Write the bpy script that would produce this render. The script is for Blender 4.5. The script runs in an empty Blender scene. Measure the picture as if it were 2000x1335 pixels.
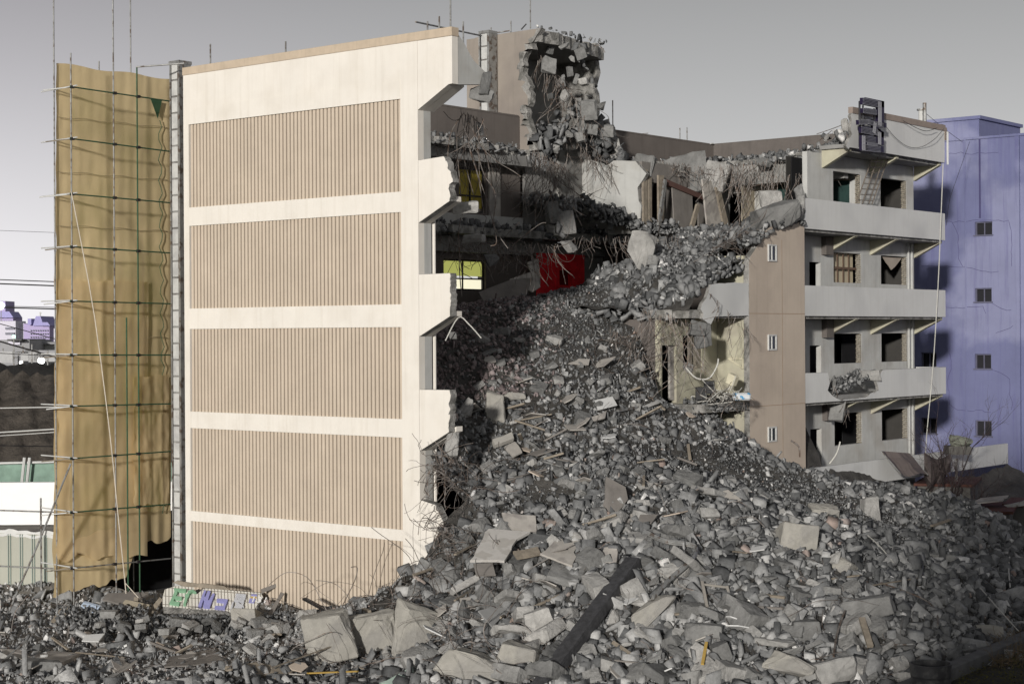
import bpy, bmesh, math, random
import numpy as np
from mathutils import Vector, Matrix, noise
random.seed(7); RNG = np.random.default_rng(11)
R = math.radians
sc = bpy.context.scene
C = sc.collection
# ------------------------------------------------------------------ camera, world, sun, exposure
F, CY, ROLL, YAW = 3413.6, 650.46, -0.0059, 0.6853
CAM = Vector((36.186, -41.358, 9.903))
FWD = Vector((-math.sin(YAW), math.cos(YAW), 0)); RT = Vector((math.cos(YAW), math.sin(YAW), 0)); UP = Vector((0, 0, 1))
cd = bpy.data.cameras.new('camera'); cam = bpy.data.objects.new('camera', cd); C.objects.link(cam)
cd.sensor_width = 36; cd.lens = F*36/2000; cd.shift_x = 0; cd.shift_y = (CY-667.5)/2000
cd.clip_start = 0.5; cd.clip_end = 6000
m = Matrix((RT, UP, -FWD)).transposed().to_4x4() @ Matrix.Rotation(ROLL, 4, 'Z')
m.translation = CAM; cam.matrix_world = m
sc.camera = cam
sc.render.resolution_x, sc.render.resolution_y = 1024, 683
SUN_DIR = Vector((-0.40, 0.90, -0.155)).normalized()      # the way the light travels
w = bpy.data.worlds.new('World'); sc.world = w; w.use_nodes = True
nt = w.node_tree; nt.nodes.clear()
def N(nt, t, **k):
    n = nt.nodes.new(t)
    for a, b in k.items(): setattr(n, a, b)
    return n
out = N(nt, 'ShaderNodeOutputWorld'); bg = N(nt, 'ShaderNodeBackground')
tc = N(nt, 'ShaderNodeTexCoord'); sep = N(nt, 'ShaderNodeSeparateXYZ'); nt.links.new(tc.outputs['Generated'], sep.inputs[0])
rmp = N(nt, 'ShaderNodeValToRGB'); nt.links.new(sep.outputs['Z'], rmp.inputs[0])
el = rmp.color_ramp.elements
el[0].position = 0.0; el[0].color = (.56, .56, .56, 1)
el[1].position = 1.0; el[1].color = (.10, .10, .106, 1)
for p, c in ((.05, (.50, .50, .50, 1)), (.10, (.42, .42, .423, 1)), (.2, (.245, .245, .248, 1)), (.32, (.18, .18, .186, 1)), (.6, (.13, .13, .137, 1))):
    e = el.new(p); e.color = c
# city glow low on the left (direction of the lit town behind the scaffold)
gl = (FWD*math.cos(R(24)) - RT*math.sin(R(24)))
dot = N(nt, 'ShaderNodeVectorMath', operation='DOT_PRODUCT'); nt.links.new(tc.outputs['Generated'], dot.inputs[0]); dot.inputs[1].default_value = gl
mr = N(nt, 'ShaderNodeMapRange'); mr.inputs[1].default_value = .86; mr.inputs[2].default_value = 1.0; nt.links.new(dot.outputs['Value'], mr.inputs[0])
pw = N(nt, 'ShaderNodeMath', operation='POWER'); nt.links.new(mr.outputs[0], pw.inputs[0]); pw.inputs[1].default_value = 2.6
lowz = N(nt, 'ShaderNodeMapRange'); lowz.inputs[1].default_value = .26; lowz.inputs[2].default_value = -.01; nt.links.new(sep.outputs['Z'], lowz.inputs[0])
pz = N(nt, 'ShaderNodeMath', operation='POWER'); nt.links.new(lowz.outputs[0], pz.inputs[0]); pz.inputs[1].default_value = 2.0
mg = N(nt, 'ShaderNodeMath', operation='MULTIPLY'); nt.links.new(pw.outputs[0], mg.inputs[0]); nt.links.new(pz.outputs[0], mg.inputs[1])
sc_ = N(nt, 'ShaderNodeVectorMath', operation='SCALE'); sc_.inputs[0].default_value = (.42, .42, .425); nt.links.new(mg.outputs[0], sc_.inputs['Scale'])
lav = N(nt, 'ShaderNodeVectorMath', operation='SCALE'); lav.inputs[0].default_value = (.02, .0, .028); nt.links.new(pw.outputs[0], lav.inputs['Scale'])
a1 = N(nt, 'ShaderNodeVectorMath', operation='ADD'); nt.links.new(rmp.outputs[0], a1.inputs[0]); nt.links.new(sc_.outputs[0], a1.inputs[1])
a2 = N(nt, 'ShaderNodeVectorMath', operation='ADD'); nt.links.new(a1.outputs[0], a2.inputs[0]); nt.links.new(lav.outputs[0], a2.inputs[1])
sky = N(nt, 'ShaderNodeTexSky', sky_type='NISHITA', sun_disc=False)
sky.sun_elevation = math.asin(-SUN_DIR.z); sky.sun_rotation = math.atan2(-SUN_DIR.x, -SUN_DIR.y)
hs = N(nt, 'ShaderNodeHueSaturation'); hs.inputs['Saturation'].default_value = .1; hs.inputs['Value'].default_value = .02
nt.links.new(sky.outputs[0], hs.inputs['Color'])
a3 = N(nt, 'ShaderNodeVectorMath', operation='ADD'); nt.links.new(a2.outputs[0], a3.inputs[0]); nt.links.new(hs.outputs[0], a3.inputs[1])
# sky out of view behind the viewpoint is brightened slightly as added fill
fd = N(nt, 'ShaderNodeVectorMath', operation='DOT_PRODUCT'); nt.links.new(tc.outputs['Generated'], fd.inputs[0]); fd.inputs[1].default_value = FWD
fr_ = N(nt, 'ShaderNodeMapRange', interpolation_type='SMOOTHSTEP'); fr_.inputs[1].default_value = -.5; fr_.inputs[2].default_value = .80; fr_.inputs[3].default_value = 1.15; fr_.inputs[4].default_value = 1.0; nt.links.new(fd.outputs['Value'], fr_.inputs[0])
a4 = N(nt, 'ShaderNodeVectorMath', operation='SCALE'); nt.links.new(a3.outputs[0], a4.inputs[0]); nt.links.new(fr_.outputs[0], a4.inputs['Scale']); a3 = a4
nt.links.new(a3.outputs[0], bg.inputs[0]); bg.inputs[1].default_value = 1.0; nt.links.new(bg.outputs[0], out.inputs[0])
sd = bpy.data.lights.new('sun', 'SUN'); sd.energy = 3.45; sd.angle = R(2.4); sd.color = (1.0, .96, .905)
so = bpy.data.objects.new('sun', sd); C.objects.link(so); so.rotation_euler = SUN_DIR.to_track_quat('-Z', 'Y').to_euler(); so.location = (30, -60, 40)
sc.view_settings.view_transform = 'Standard'; sc.view_settings.look = 'None'; sc.view_settings.exposure = 0; sc.view_settings.gamma = 1
sc.cycles.use_denoising = True; sc.cycles.max_bounces = 5; sc.cycles.diffuse_bounces = 3; sc.cycles.transparent_max_bounces = 12
try: sc.cycles.denoiser = 'OPENIMAGEDENOISE'
except Exception: pass
# ------------------------------------------------------------------ pixel rays of the calibrated camera -> points on world planes
def ray(px, py):
    a, b = px-1000, py-CY; c, s = math.cos(ROLL), math.sin(ROLL)
    u, v = c*a+s*b, -s*a+c*b
    return FWD + RT*(u/F) - UP*(v/F)
def at_d(px, py, d): return CAM + ray(px, py)*d
def on_x(px, py, x): r = ray(px, py); return CAM + r*((x-CAM.x)/r.x)
def on_y(px, py, y): r = ray(px, py); return CAM + r*((y-CAM.y)/r.y)
def on_z(px, py, z): r = ray(px, py); return CAM + r*((z-CAM.z)/r.z)
def px_of(P):
    X = Vector(P)-CAM; d = X.dot(FWD); u = F*X.dot(RT)/d; v = -F*X.z/d; c, s = math.cos(ROLL), math.sin(ROLL)
    return 1000+c*u-s*v, CY+s*u+c*v
# ------------------------------------------------------------------ materials
MC = {}
def mat(name, col, var=.12, scale=2.0, rough=.9, bump=.25, bscale=None, streak=0, streak_col=None, patch=None, spec=.3, metal=0, bdist=.02, coat=None, alpha=None):
    if name in MC: return MC[name]
    m = bpy.data.materials.new(name); m.use_nodes = True; nt = m.node_tree; b = nt.nodes['Principled BSDF']; L = nt.links.new
    b.inputs['Roughness'].default_value = rough; b.inputs['Specular IOR Level'].default_value = spec; b.inputs['Metallic'].default_value = metal
    tc = N(nt, 'ShaderNodeTexCoord')
    n1 = N(nt, 'ShaderNodeTexNoise'); n1.inputs['Scale'].default_value = scale; n1.inputs['Detail'].default_value = 8; n1.inputs['Roughness'].default_value = .65; L(tc.outputs['Object'], n1.inputs['Vector'])
    mrr = N(nt, 'ShaderNodeMapRange'); mrr.inputs[1].default_value = .3; mrr.inputs[2].default_value = .7; mrr.inputs[3].default_value = 1-var; mrr.inputs[4].default_value = 1+var
    L(n1.outputs[0], mrr.inputs[0])
    cur = N(nt, 'ShaderNodeRGB'); cur.outputs[0].default_value = (*col, 1); cur = cur.outputs[0]
    if patch:   # (second colour, scale, threshold, softness)
        n3 = N(nt, 'ShaderNodeTexNoise'); n3.inputs['Scale'].default_value = patch[1]; n3.inputs['Detail'].default_value = 6; L(tc.outputs['Object'], n3.inputs['Vector'])
        r3 = N(nt, 'ShaderNodeMapRange'); r3.inputs[1].default_value = patch[2]; r3.inputs[2].default_value = patch[2]+patch[3]; L(n3.outputs[0], r3.inputs[0])
        mx = N(nt, 'ShaderNodeMix', data_type='RGBA'); L(r3.outputs[0], mx.inputs[0]); L(cur, mx.inputs[6]); mx.inputs[7].default_value = (*patch[0], 1); cur = mx.outputs[2]
    if streak:
        mp = N(nt, 'ShaderNodeMapping'); mp.inputs['Scale'].default_value = (3.2, 3.2, .16); L(tc.outputs['Object'], mp.inputs[0])
        n2 = N(nt, 'ShaderNodeTexNoise'); n2.inputs['Scale'].default_value = 1.3; n2.inputs['Detail'].default_value = 7; n2.inputs['Roughness'].default_value = .7; L(mp.outputs[0], n2.inputs['Vector'])
        r2 = N(nt, 'ShaderNodeMapRange'); r2.inputs[1].default_value = .5; r2.inputs[2].default_value = .78; r2.inputs[4].default_value = streak; L(n2.outputs[0], r2.inputs[0])
        mx = N(nt, 'ShaderNodeMix', data_type='RGBA'); L(r2.outputs[0], mx.inputs[0]); L(cur, mx.inputs[6])
        mx.inputs[7].default_value = (*(streak_col or tuple(.45*c for c in col)), 1); cur = mx.outputs[2]
    vm = N(nt, 'ShaderNodeVectorMath', operation='SCALE'); L(cur, vm.inputs[0]); L(mrr.outputs[0], vm.inputs['Scale']); cur = vm.outputs[0]
    L(cur, b.inputs['Base Color'])
    if bump:
        nb = N(nt, 'ShaderNodeTexNoise'); nb.inputs['Scale'].default_value = bscale or scale*6; nb.inputs['Detail'].default_value = 10; nb.inputs['Roughness'].default_value = .7; L(tc.outputs['Object'], nb.inputs['Vector'])
        bp = N(nt, 'ShaderNodeBump'); bp.inputs['Strength'].default_value = bump; bp.inputs['Distance'].default_value = bdist; L(nb.outputs[0], bp.inputs['Height']); L(bp.outputs[0], b.inputs['Normal'])
    MC[name] = m; return m
def tintmat(name, ramp, src='ATTR', rough=.95, bump=.5, nscale=5, bscale=14, bdist=.03):
    """stone material: the tone of each stone comes from its own random value"""
    m = bpy.data.materials.new(name); m.use_nodes = True; nt = m.node_tree; b = nt.nodes['Principled BSDF']; L = nt.links.new
    b.inputs['Roughness'].default_value = rough; b.inputs['Specular IOR Level'].default_value = .15
    tc = N(nt, 'ShaderNodeTexCoord')
    if src == 'ATTR': a = N(nt, 'ShaderNodeAttribute', attribute_name='tint'); v = a.outputs['Fac']
    else: a = N(nt, 'ShaderNodeObjectInfo'); v = a.outputs['Random']
    r = N(nt, 'ShaderNodeValToRGB'); L(v, r.inputs[0]); e = r.color_ramp.elements
    e[0].position, e[0].color = ramp[0][0], (*ramp[0][1], 1); e[1].position, e[1].color = ramp[-1][0], (*ramp[-1][1], 1)
    for p, c in ramp[1:-1]: q = e.new(p); q.color = (*c, 1)
    n1 = N(nt, 'ShaderNodeTexNoise'); n1.inputs['Scale'].default_value = nscale; n1.inputs['Detail'].default_value = 8; n1.inputs['Roughness'].default_value = .7; L(tc.outputs['Object'], n1.inputs['Vector'])
    mrr = N(nt, 'ShaderNodeMapRange'); mrr.inputs[1].default_value = .28; mrr.inputs[2].default_value = .72; mrr.inputs[3].default_value = .62; mrr.inputs[4].default_value = 1.3; L(n1.outputs[0], mrr.inputs[0])
    vm = N(nt, 'ShaderNodeVectorMath', operation='SCALE'); L(r.outputs[0], vm.inputs[0]); L(mrr.outputs[0], vm.inputs['Scale']); L(vm.outputs[0], b.inputs['Base Color'])
    nb = N(nt, 'ShaderNodeTexNoise'); nb.inputs['Scale'].default_value = bscale; nb.inputs['Detail'].default_value = 8; L(tc.outputs['Object'], nb.inputs['Vector'])
    bp = N(nt, 'ShaderNodeBump'); bp.inputs['Strength'].default_value = bump; bp.inputs['Distance'].default_value = bdist; L(nb.outputs[0], bp.inputs['Height']); L(bp.outputs[0], b.inputs['Normal'])
    MC[name] = m; return m
def emis(name, col, s):
    m = bpy.data.materials.new(name); m.use_nodes = True; nt = m.node_tree; b = nt.nodes['Principled BSDF']
    b.inputs['Base Color'].default_value = (*col, 1); b.inputs['Emission Color'].default_value = (*col, 1); b.inputs['Emission Strength'].default_value = s; MC[name] = m; return m
CREAM = mat('cream_paint', (.74, .70, .635), var=.04, scale=.9, bump=.2, bscale=9, streak=.45, streak_col=(.55, .50, .42), patch=((.685, .64, .57), .8, .5, .25))
BEIGE = mat('beige_rib', (.55, .465, .37), var=.08, scale=.7, bump=.15, bscale=14, streak=.2, streak_col=(.38, .29, .21))
BEIGECAP = mat('beige_cap', (.50, .41, .31), var=.1, scale=2, streak=.3)
GROOVE = mat('groove_shadow_gap', (.075, .055, .05), var=.1, bump=0)
WHITE = mat('white_parapet_paint', (.60, .60, .585), var=.05, scale=.8, bump=.15, bscale=10, streak=.35, streak_col=(.44, .42, .39), patch=((.47, .47, .465), .4, .48, .2))
WALLW = mat('pale_wall_paint', (.47, .47, .45), var=.1, scale=1.0, bump=.2, streak=.4, patch=((.40, .385, .355), .7, .48, .2))
YELLOWW = mat('yellowish_cream_paint', (.44, .42, .32), var=.1, scale=1.2, bump=.2, patch=((.37, .345, .275), 1.0, .48, .15))
PEACH = mat('peach_paint', (.50, .425, .35), var=.06, scale=.8, bump=.15, bscale=12, streak=.3, streak_col=(.30, .25, .21), patch=((.45, .38, .315), .35, .5, .12))
TOWERP = mat('darker_tower_paint', (.285, .25, .215), var=.08, scale=.8, streak=.35, patch=((.24, .21, .185), .35, .5, .12))  # darker copy of the peach, for the stair tower
REARP = mat('unlit_rear_paint', (.14, .122, .11), var=.1, scale=.8, streak=.4)  # lack of lamp light on the back wall is put into this colour
DKBROWN = mat('shade_toned_brown', (.13, .115, .105), var=.15, scale=1.2, streak=.4)  # unlit tone of the far parapet and bracket piers put into the brown
RED = mat('red_paint', (.72, .02, .03), var=.2, scale=2.2, bump=.3, bscale=5, rough=.7, patch=((.60, .015, .02), 3, .5, .1))
CONC = mat('raw_concrete', (.27, .265, .25), var=.3, scale=1.6, bump=.6, bscale=7, bdist=.05, patch=((.17, .16, .15), 1.4, .5, .1))
BROKEN = mat('broken_concrete', (.34, .33, .31), var=.4, scale=2.4, bump=1.0, bscale=9, bdist=.12, patch=((.19, .185, .17), 2.2, .47, .12))
DKCONC = mat('dark_ceiling_concrete', (.24, .235, .225), var=.25, scale=1.2, bump=.4)
SOIL = mat('dusty_soil', (.085, .08, .073), var=.4, scale=1.3, bump=1.0, bscale=6, bdist=.12, patch=((.055, .052, .047), .6, .48, .12))  # soil kept extra dark to stand for shade in gaps between stones
GROUND = mat('dusty_ground', (.19, .175, .155), var=.35, scale=.8, bump=.8, bscale=5, bdist=.08, patch=((.12, .11, .10), .4, .5, .1))
METAL = mat('galvanised_pipe', (.33, .33, .32), var=.25, scale=3, bump=.1, rough=.5, metal=.6, patch=((.16, .13, .11), 5, .52, .1))
GREENP = mat('green_netted_pipe', (.035, .085, .045), var=.3, scale=5, rough=.7)
DKMETAL = mat('dark_metal', (.035, .033, .034), var=.3, scale=3, rough=.5, metal=.4)
REBAR = mat('rebar_steel', (.20, .18, .165), var=.35, scale=4, rough=.65, metal=.5, bump=0, patch=((.12, .085, .065), 6, .5, .1))
PALECABLE = mat('pale_cable', (.50, .49, .45), var=.1, rough=.6, bump=0)
WOOD = mat('bleached_timber', (.25, .215, .17), var=.3, scale=4, streak=.4, rough=.85)
BOARD = mat('grey_plasterboard', (.40, .375, .34), var=.18, scale=1.8, bump=.2, patch=((.28, .26, .24), 1.5, .5, .1))
DKBOARD = mat('brown_grey_panel', (.19, .175, .16), var=.2, scale=1.4, bump=.15, streak=.3)
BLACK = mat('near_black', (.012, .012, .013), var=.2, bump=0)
GLASS = mat('dark_window_glass', (.03, .035, .04), var=.2, bump=0, rough=.15, spec=.6)
GBLOCK = mat('frosted_glass_block', (.52, .52, .50), var=.15, scale=2, bump=.3, bscale=30, rough=.5, patch=((.42, .42, .41), 1.5, .5, .12))
ALU = mat('window_aluminium', (.55, .55, .53), var=.08, rough=.5, bump=0)
YWIN = mat('yellow_sheet', (.62, .56, .16), var=.2, scale=1.2, bump=.3, rough=.6)
YDIM = mat('mustard_sheet', (.38, .30, .05), var=.3, scale=1.2, bump=.3, rough=.6)
TEAL = mat('chalkboard_green', (.02, .045, .04), var=.2, bump=0)
PURPLE = mat('violet_blue_paint', (.155, .165, .29), var=.10, scale=.5, bump=.25, bscale=6, streak=.6, streak_col=(.09, .085, .22), patch=((.23, .24, .37), .16, .5, .06))
# ------------------------------------------------------------------ object helpers
def tag(o, label=None, cat=None, group=None, kind=None):
    if label: o['label'] = label
    if cat: o['category'] = cat
    if group: o['group'] = group
    if kind: o['kind'] = kind
    return o
def thing(name, label, cat, loc=(0, 0, 0), group=None):
    o = bpy.data.objects.new(name, None); C.objects.link(o); o.location = loc; o.empty_display_size = .3
    return tag(o, label, cat, group)
class MB:
    def __init__(s): s.v = []; s.f = []; s.mi = []; s.cur = 0
    def add(s, vs, fs, mi=None):
        b = len(s.v); s.v += [tuple(v) for v in vs]; s.f += [tuple(i+b for i in f) for f in fs]; s.mi += [s.cur if mi is None else mi]*len(fs)
    def box(s, x0, x1, y0, y1, z0, z1, mi=None):
        s.add([(x, y, z) for z in (z0, z1) for y in (y0, y1) for x in (x0, x1)],
              [(0, 2, 3, 1), (4, 5, 7, 6), (0, 1, 5, 4), (1, 3, 7, 5), (3, 2, 6, 7), (2, 0, 4, 6)], mi)
    def obox(s, c, size, M3, mi=None):
        c = Vector(c); h = [q/2 for q in size]
        vs = [c + M3 @ Vector((x*h[0], y*h[1], z*h[2])) for z in (-1, 1) for y in (-1, 1) for x in (-1, 1)]
        s.add(vs, [(0, 2, 3, 1), (4, 5, 7, 6), (0, 1, 5, 4), (1, 3, 7, 5), (3, 2, 6, 7), (2, 0, 4, 6)], mi)
    def prism(s, pts, d, mi=None, side=None):
        """polygon pts (3-D, planar) swept by vector d"""
        n = len(pts); d = Vector(d); a = [Vector(p) for p in pts]; b = [p+d for p in a]
        nrm = Vector((0, 0, 0))
        for i in range(n): nrm += a[i].cross(a[(i+1) % n])
        if nrm.dot(d) > 0: a.reverse(); b.reverse()
        base = len(s.v); s.v += [tuple(p) for p in a+b]
        s.f.append(tuple(range(base, base+n))); s.mi.append(s.cur if mi is None else mi)
        s.f.append(tuple(range(base+2*n-1, base+n-1, -1))); s.mi.append(s.cur if mi is None else mi)
        for i in range(n):
            j = (i+1) % n; s.f.append((base+j, base+i, base+n+i, base+n+j)); s.mi.append(side if side is not None else (s.cur if mi is None else mi))
    def tube(s, pts, r, seg=6, mi=None, r1=None):
        pts = [Vector(p) for p in pts]; n = len(pts); base = len(s.v); prev = None
        for i, p in enumerate(pts):
            t = (pts[min(i+1, n-1)]-pts[max(i-1, 0)])
            t = t.normalized() if t.length > 1e-6 else Vector((0, 0, 1))
            ref = prev if prev is not None else (Vector((0, 0, 1)) if abs(t.z) < .9 else Vector((1, 0, 0)))
            u = (ref - t*ref.dot(t)); u = u.normalized() if u.length > 1e-4 else t.orthogonal().normalized(); prev = u
            v = t.cross(u); rr = r if r1 is None else r+(r1-r)*i/max(1, n-1)
            for k in range(seg):
                a = 2*math.pi*k/seg; s.v.append(tuple(p+u*(rr*math.cos(a))+v*(rr*math.sin(a))))
        for i in range(n-1):
            for k in range(seg):
                k2 = (k+1) % seg; s.f.append((base+i*seg+k, base+i*seg+k2, base+(i+1)*seg+k2, base+(i+1)*seg+k)); s.mi.append(s.cur if mi is None else mi)
        s.f.append(tuple(base+k for k in range(seg-1, -1, -1))); s.mi.append(s.cur if mi is None else mi)
        s.f.append(tuple(base+(n-1)*seg+k for k in range(seg))); s.mi.append(s.cur if mi is None else mi)
    def build(s, name, mats, parent=None, bevel=0, smooth=False, loc=None):
        me = bpy.data.meshes.new(name)
        vs = s.v
        if loc is not None: vs = [(a-loc[0], b-loc[1], c-loc[2]) for a, b, c in vs]
        me.from_pydata(vs, [], s.f)
        if not isinstance(mats, (list, tuple)): mats = [mats]
        for q in mats: me.materials.append(q)
        me.polygons.foreach_set('material_index', s.mi)
        if smooth: me.polygons.foreach_set('use_smooth', [True]*len(s.f))
        me.update()
        o = bpy.data.objects.new(name, me); C.objects.link(o)
        if loc is not None: o.location = loc
        if parent is not None:
            o.parent = parent; o.matrix_parent_inverse = Matrix.Translation(parent.location).inverted() if loc is None else Matrix()
            if loc is not None: o.location = Vector(loc)-parent.location
        if bevel:
            bv = o.modifiers.new('bevel', 'BEVEL'); bv.width = bevel; bv.segments = 1; bv.limit_method = 'ANGLE'
        return o
def part(name, mb, m, parent, label=None, kind=None, **k):
    o = mb.build(name, m, parent, **k)
    if label: o['label'] = label
    if kind: o['kind'] = kind
    return o
def wallgrid(mb, axis, c0, c1, u0, u1, z0, z1, holes, mi=0, rev=None):
    """wall between planes c0,c1 of one axis ('x' or 'y'), spanning u0..u1 and z0..z1 with rectangular holes (u0,u1,z0,z1)"""
    us = sorted({u0, u1, *[h[0] for h in holes], *[h[1] for h in holes]}); zs = sorted({z0, z1, *[h[2] for h in holes], *[h[3] for h in holes]})
    us = [u for u in us if u0 <= u <= u1]; zs = [z for z in zs if z0 <= z <= z1]
    solid = lambda i, j: 0 <= i < len(us)-1 and 0 <= j < len(zs)-1 and not any(h[0]-1e-6 <= us[i] and us[i+1] <= h[1]+1e-6 and h[2]-1e-6 <= zs[j] and zs[j+1] <= h[3]+1e-6 for h in holes)
    P = (lambda c, u, z: (c, u, z)) if axis == 'x' else (lambda c, u, z: (u, c, z))
    rev = mi if rev is None else rev
    for i in range(len(us)-1):
        for j in range(len(zs)-1):
            if not solid(i, j): continue
            a, b, c, d = us[i], us[i+1], zs[j], zs[j+1]
            mb.add([P(c0, a, c), P(c0, b, c), P(c0, b, d), P(c0, a, d)], [(0, 1, 2, 3)], mi)
            mb.add([P(c1, a, c), P(c1, b, c), P(c1, b, d), P(c1, a, d)], [(3, 2, 1, 0)], mi)
            if not solid(i-1, j): mb.add([P(c0, a, c), P(c1, a, c), P(c1, a, d), P(c0, a, d)], [(0, 1, 2, 3)], rev)
            if not solid(i+1, j): mb.add([P(c0, b, c), P(c1, b, c), P(c1, b, d), P(c0, b, d)], [(0, 1, 2, 3)], rev)
            if not solid(i, j-1): mb.add([P(c0, a, c), P(c1, a, c), P(c1, b, c), P(c0, b, c)], [(0, 1, 2, 3)], rev)
            if not solid(i, j+1): mb.add([P(c0, a, d), P(c1, a, d), P(c1, b, d), P(c0, b, d)], [(0, 1, 2, 3)], rev)
def jag(pts, amp=.12, step=.22, seed=0):
    """roughen an open polyline like a broken edge (points move in the plane of the neighbours)"""
    rr = random.Random(seed); pts = [Vector(p) for p in pts]; out = [pts[0]]
    for a, b in zip(pts[:-1], pts[1:]):
        n = max(1, int((b-a).length/step)); t = (b-a)
        for i in range(1, n+1):
            p = a.lerp(b, (i+(rr.uniform(-.38, .38) if i < n else 0))/n)
            if i < n:
                off = Vector((rr.uniform(-1, 1), rr.uniform(-1, 1), rr.uniform(-1, 1)))*amp*rr.choice((.3, .6, 1, 1.6))
                p = p + off
            out.append(p)
    return out
def flat(pts, **k):   # force coordinates of roughened points back onto a plane
    o = []
    for p in pts:
        q = Vector(p)
        for ax, v in k.items(): setattr(q, ax, v)
        o.append(q)
    return o
# rock library ------------------------------------------------------------------
def rock_verts(rr, n=12, sq=(1, 1, 1), chip=0.0):
    bm = bmesh.new()
    for i in range(n):
        v = Vector((rr.gauss(0, 1), rr.gauss(0, 1), rr.gauss(0, 1)))
        m_ = max(abs(v.x), abs(v.y), abs(v.z)); v = v/m_*rr.uniform(.72, 1.0)     # towards a broken block, not a ball
        if rr.random() < .25: v *= .8
        bm.verts.new((v.x*.5*sq[0], v.y*.5*sq[1], v.z*.5*sq[2]))
    r = bmesh.ops.convex_hull(bm, input=bm.verts)
    bmesh.ops.delete(bm, geom=[g for g in r['geom_interior'] if isinstance(g, bmesh.types.BMVert)], context='VERTS')
    bmesh.ops.dissolve_limit(bm, angle_limit=.12, verts=bm.verts, edges=bm.edges)
    bmesh.ops.triangulate(bm, faces=bm.faces)
    bm.verts.index_update()
    V = np.array([v.co[:] for v in bm.verts]); Fs = np.array([[v.index for v in f.verts] for f in bm.faces]); bm.free()
    return V, Fs
def block_verts(rr, sq=(1, 1, 1), jit=.22):
    bm = bmesh.new(); drop = rr.sample(range(8), rr.choice((0, 1, 1, 2))); i = 0
    for z in (-1, 1):
        for y in (-1, 1):
            for x in (-1, 1):
                k = .45 if i in drop else 1; i += 1
                if k < 1:      # a chipped corner gives two or three points
                    for a in range(3):
                        v = [x, y, z]; v[a] *= rr.uniform(.1, .5); bm.verts.new([.5*q*s*(1-jit*rr.random()) for q, s in zip(v, sq)])
                else: bm.verts.new([.5*q*s*(1-jit*rr.random()) for q, s in zip((x, y, z), sq)])
    r = bmesh.ops.convex_hull(bm, input=bm.verts)
    bmesh.ops.delete(bm, geom=[g for g in r['geom_interior'] if isinstance(g, bmesh.types.BMVert)], context='VERTS')
    bmesh.ops.triangulate(bm, faces=bm.faces); bm.verts.index_update()
    V = np.array([v.co[:] for v in bm.verts]); Fs = np.array([[v.index for v in f.verts] for f in bm.faces]); bm.free(); return V, Fs
rr0 = random.Random(3)
ROCKS = [rock_verts(rr0, rr0.choice((6, 7, 8)), (1, rr0.uniform(.5, .9), rr0.uniform(.3, .7))) for _ in range(10)] + [block_verts(rr0, (1, rr0.uniform(.5, .95), rr0.uniform(.25, .7)), rr0.uniform(.2, .6)) for _ in range(26)]
SLABS = [block_verts(rr0, (1, rr0.uniform(.5, .9), rr0.uniform(.08, .2)), .4) for _ in range(8)]
BRICKS = [block_verts(rr0, (1, rr0.uniform(.4, .7), rr0.uniform(.25, .45)), .12) for _ in range(8)]
STICKS = [block_verts(rr0, (1, rr0.uniform(.08, .18), rr0.uniform(.05, .12)), .3) for _ in range(6)]
def stones_mesh(name, items, material, label=None, kind='stuff', parent=None, cat=None):
    """items: list of (lib, idx, pos(3), scale, rotmatrix 3x3, tint) merged into one mesh with numpy"""
    Vs = []; Fs = []; T = []; off = 0
    for lib, k, p, s, M3, t in items:
        V, Fc = lib[k]; W = (V*s) @ M3.T + p
        Vs.append(W); Fs.append(Fc+off); T.append(np.full(len(V), t)); off += len(V)
    V = np.concatenate(Vs).astype(np.float32); Fc = np.concatenate(Fs).astype(np.int32); T = np.concatenate(T).astype(np.float32)
    me = bpy.data.meshes.new(name); me.vertices.add(len(V)); me.vertices.foreach_set('co', V.ravel())
    me.loops.add(len(Fc)*3); me.loops.foreach_set('vertex_index', Fc.ravel()); me.polygons.add(len(Fc))
    me.polygons.foreach_set('loop_start', np.arange(0, len(Fc)*3, 3, dtype=np.int32)); me.polygons.foreach_set('loop_total', np.full(len(Fc), 3, dtype=np.int32))
    a = me.attributes.new('tint', 'FLOAT', 'POINT'); a.data.foreach_set('value', T)
    me.materials.append(material); me.update(); me.validate()
    o = bpy.data.objects.new(name, me); C.objects.link(o)
    if parent is not None: o.parent = parent; o.matrix_parent_inverse = Matrix.Translation(parent.location).inverted()
    tag(o, label, cat, None, kind); return o
def rotm(tilt=math.pi):
    a = RNG.uniform(0, 2*math.pi); b = RNG.normal(0, tilt); c = RNG.normal(0, tilt)
    ca, sa, cb, sb, cc, s_c = math.cos(a), math.sin(a), math.cos(b), math.sin(b), math.cos(c), math.sin(c)
    return np.array([[ca, -sa, 0], [sa, ca, 0], [0, 0, 1]]) @ np.array([[cb, 0, sb], [0, 1, 0], [-sb, 0, cb]]) @ np.array([[1, 0, 0], [0, cc, -s_c], [0, s_c, cc]])
GREYS = [(0, (.045, .046, .047)), (.3, (.108, .11, .111)), (.55, (.178, .18, .18)), (.8, (.31, .31, .305)), (.93, (.50, .495, .48)), (.95, (.30, .23, .20)), (.965, (.33, .28, .25)), (.97, (.62, .61, .59)), (1, (.75, .74, .72))]
STONE = tintmat('broken_stone', GREYS)
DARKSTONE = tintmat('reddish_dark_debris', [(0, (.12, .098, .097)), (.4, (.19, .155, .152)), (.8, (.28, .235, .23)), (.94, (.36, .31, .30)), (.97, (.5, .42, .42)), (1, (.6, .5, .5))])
PALEROCK = mat('pale_dusty_concrete', (.34, .325, .29), var=.25, scale=2, bump=.7, bscale=9, bdist=.05, patch=((.25, .24, .22), 1.8, .5, .1))
CHUNK = tintmat('concrete_chunk_grey', [(0, (.13, .13, .127)), (.5, (.225, .223, .215)), (1, (.38, .37, .35))], src='OBJ', nscale=3, bscale=9, bump=.7, bdist=.06)
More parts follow.
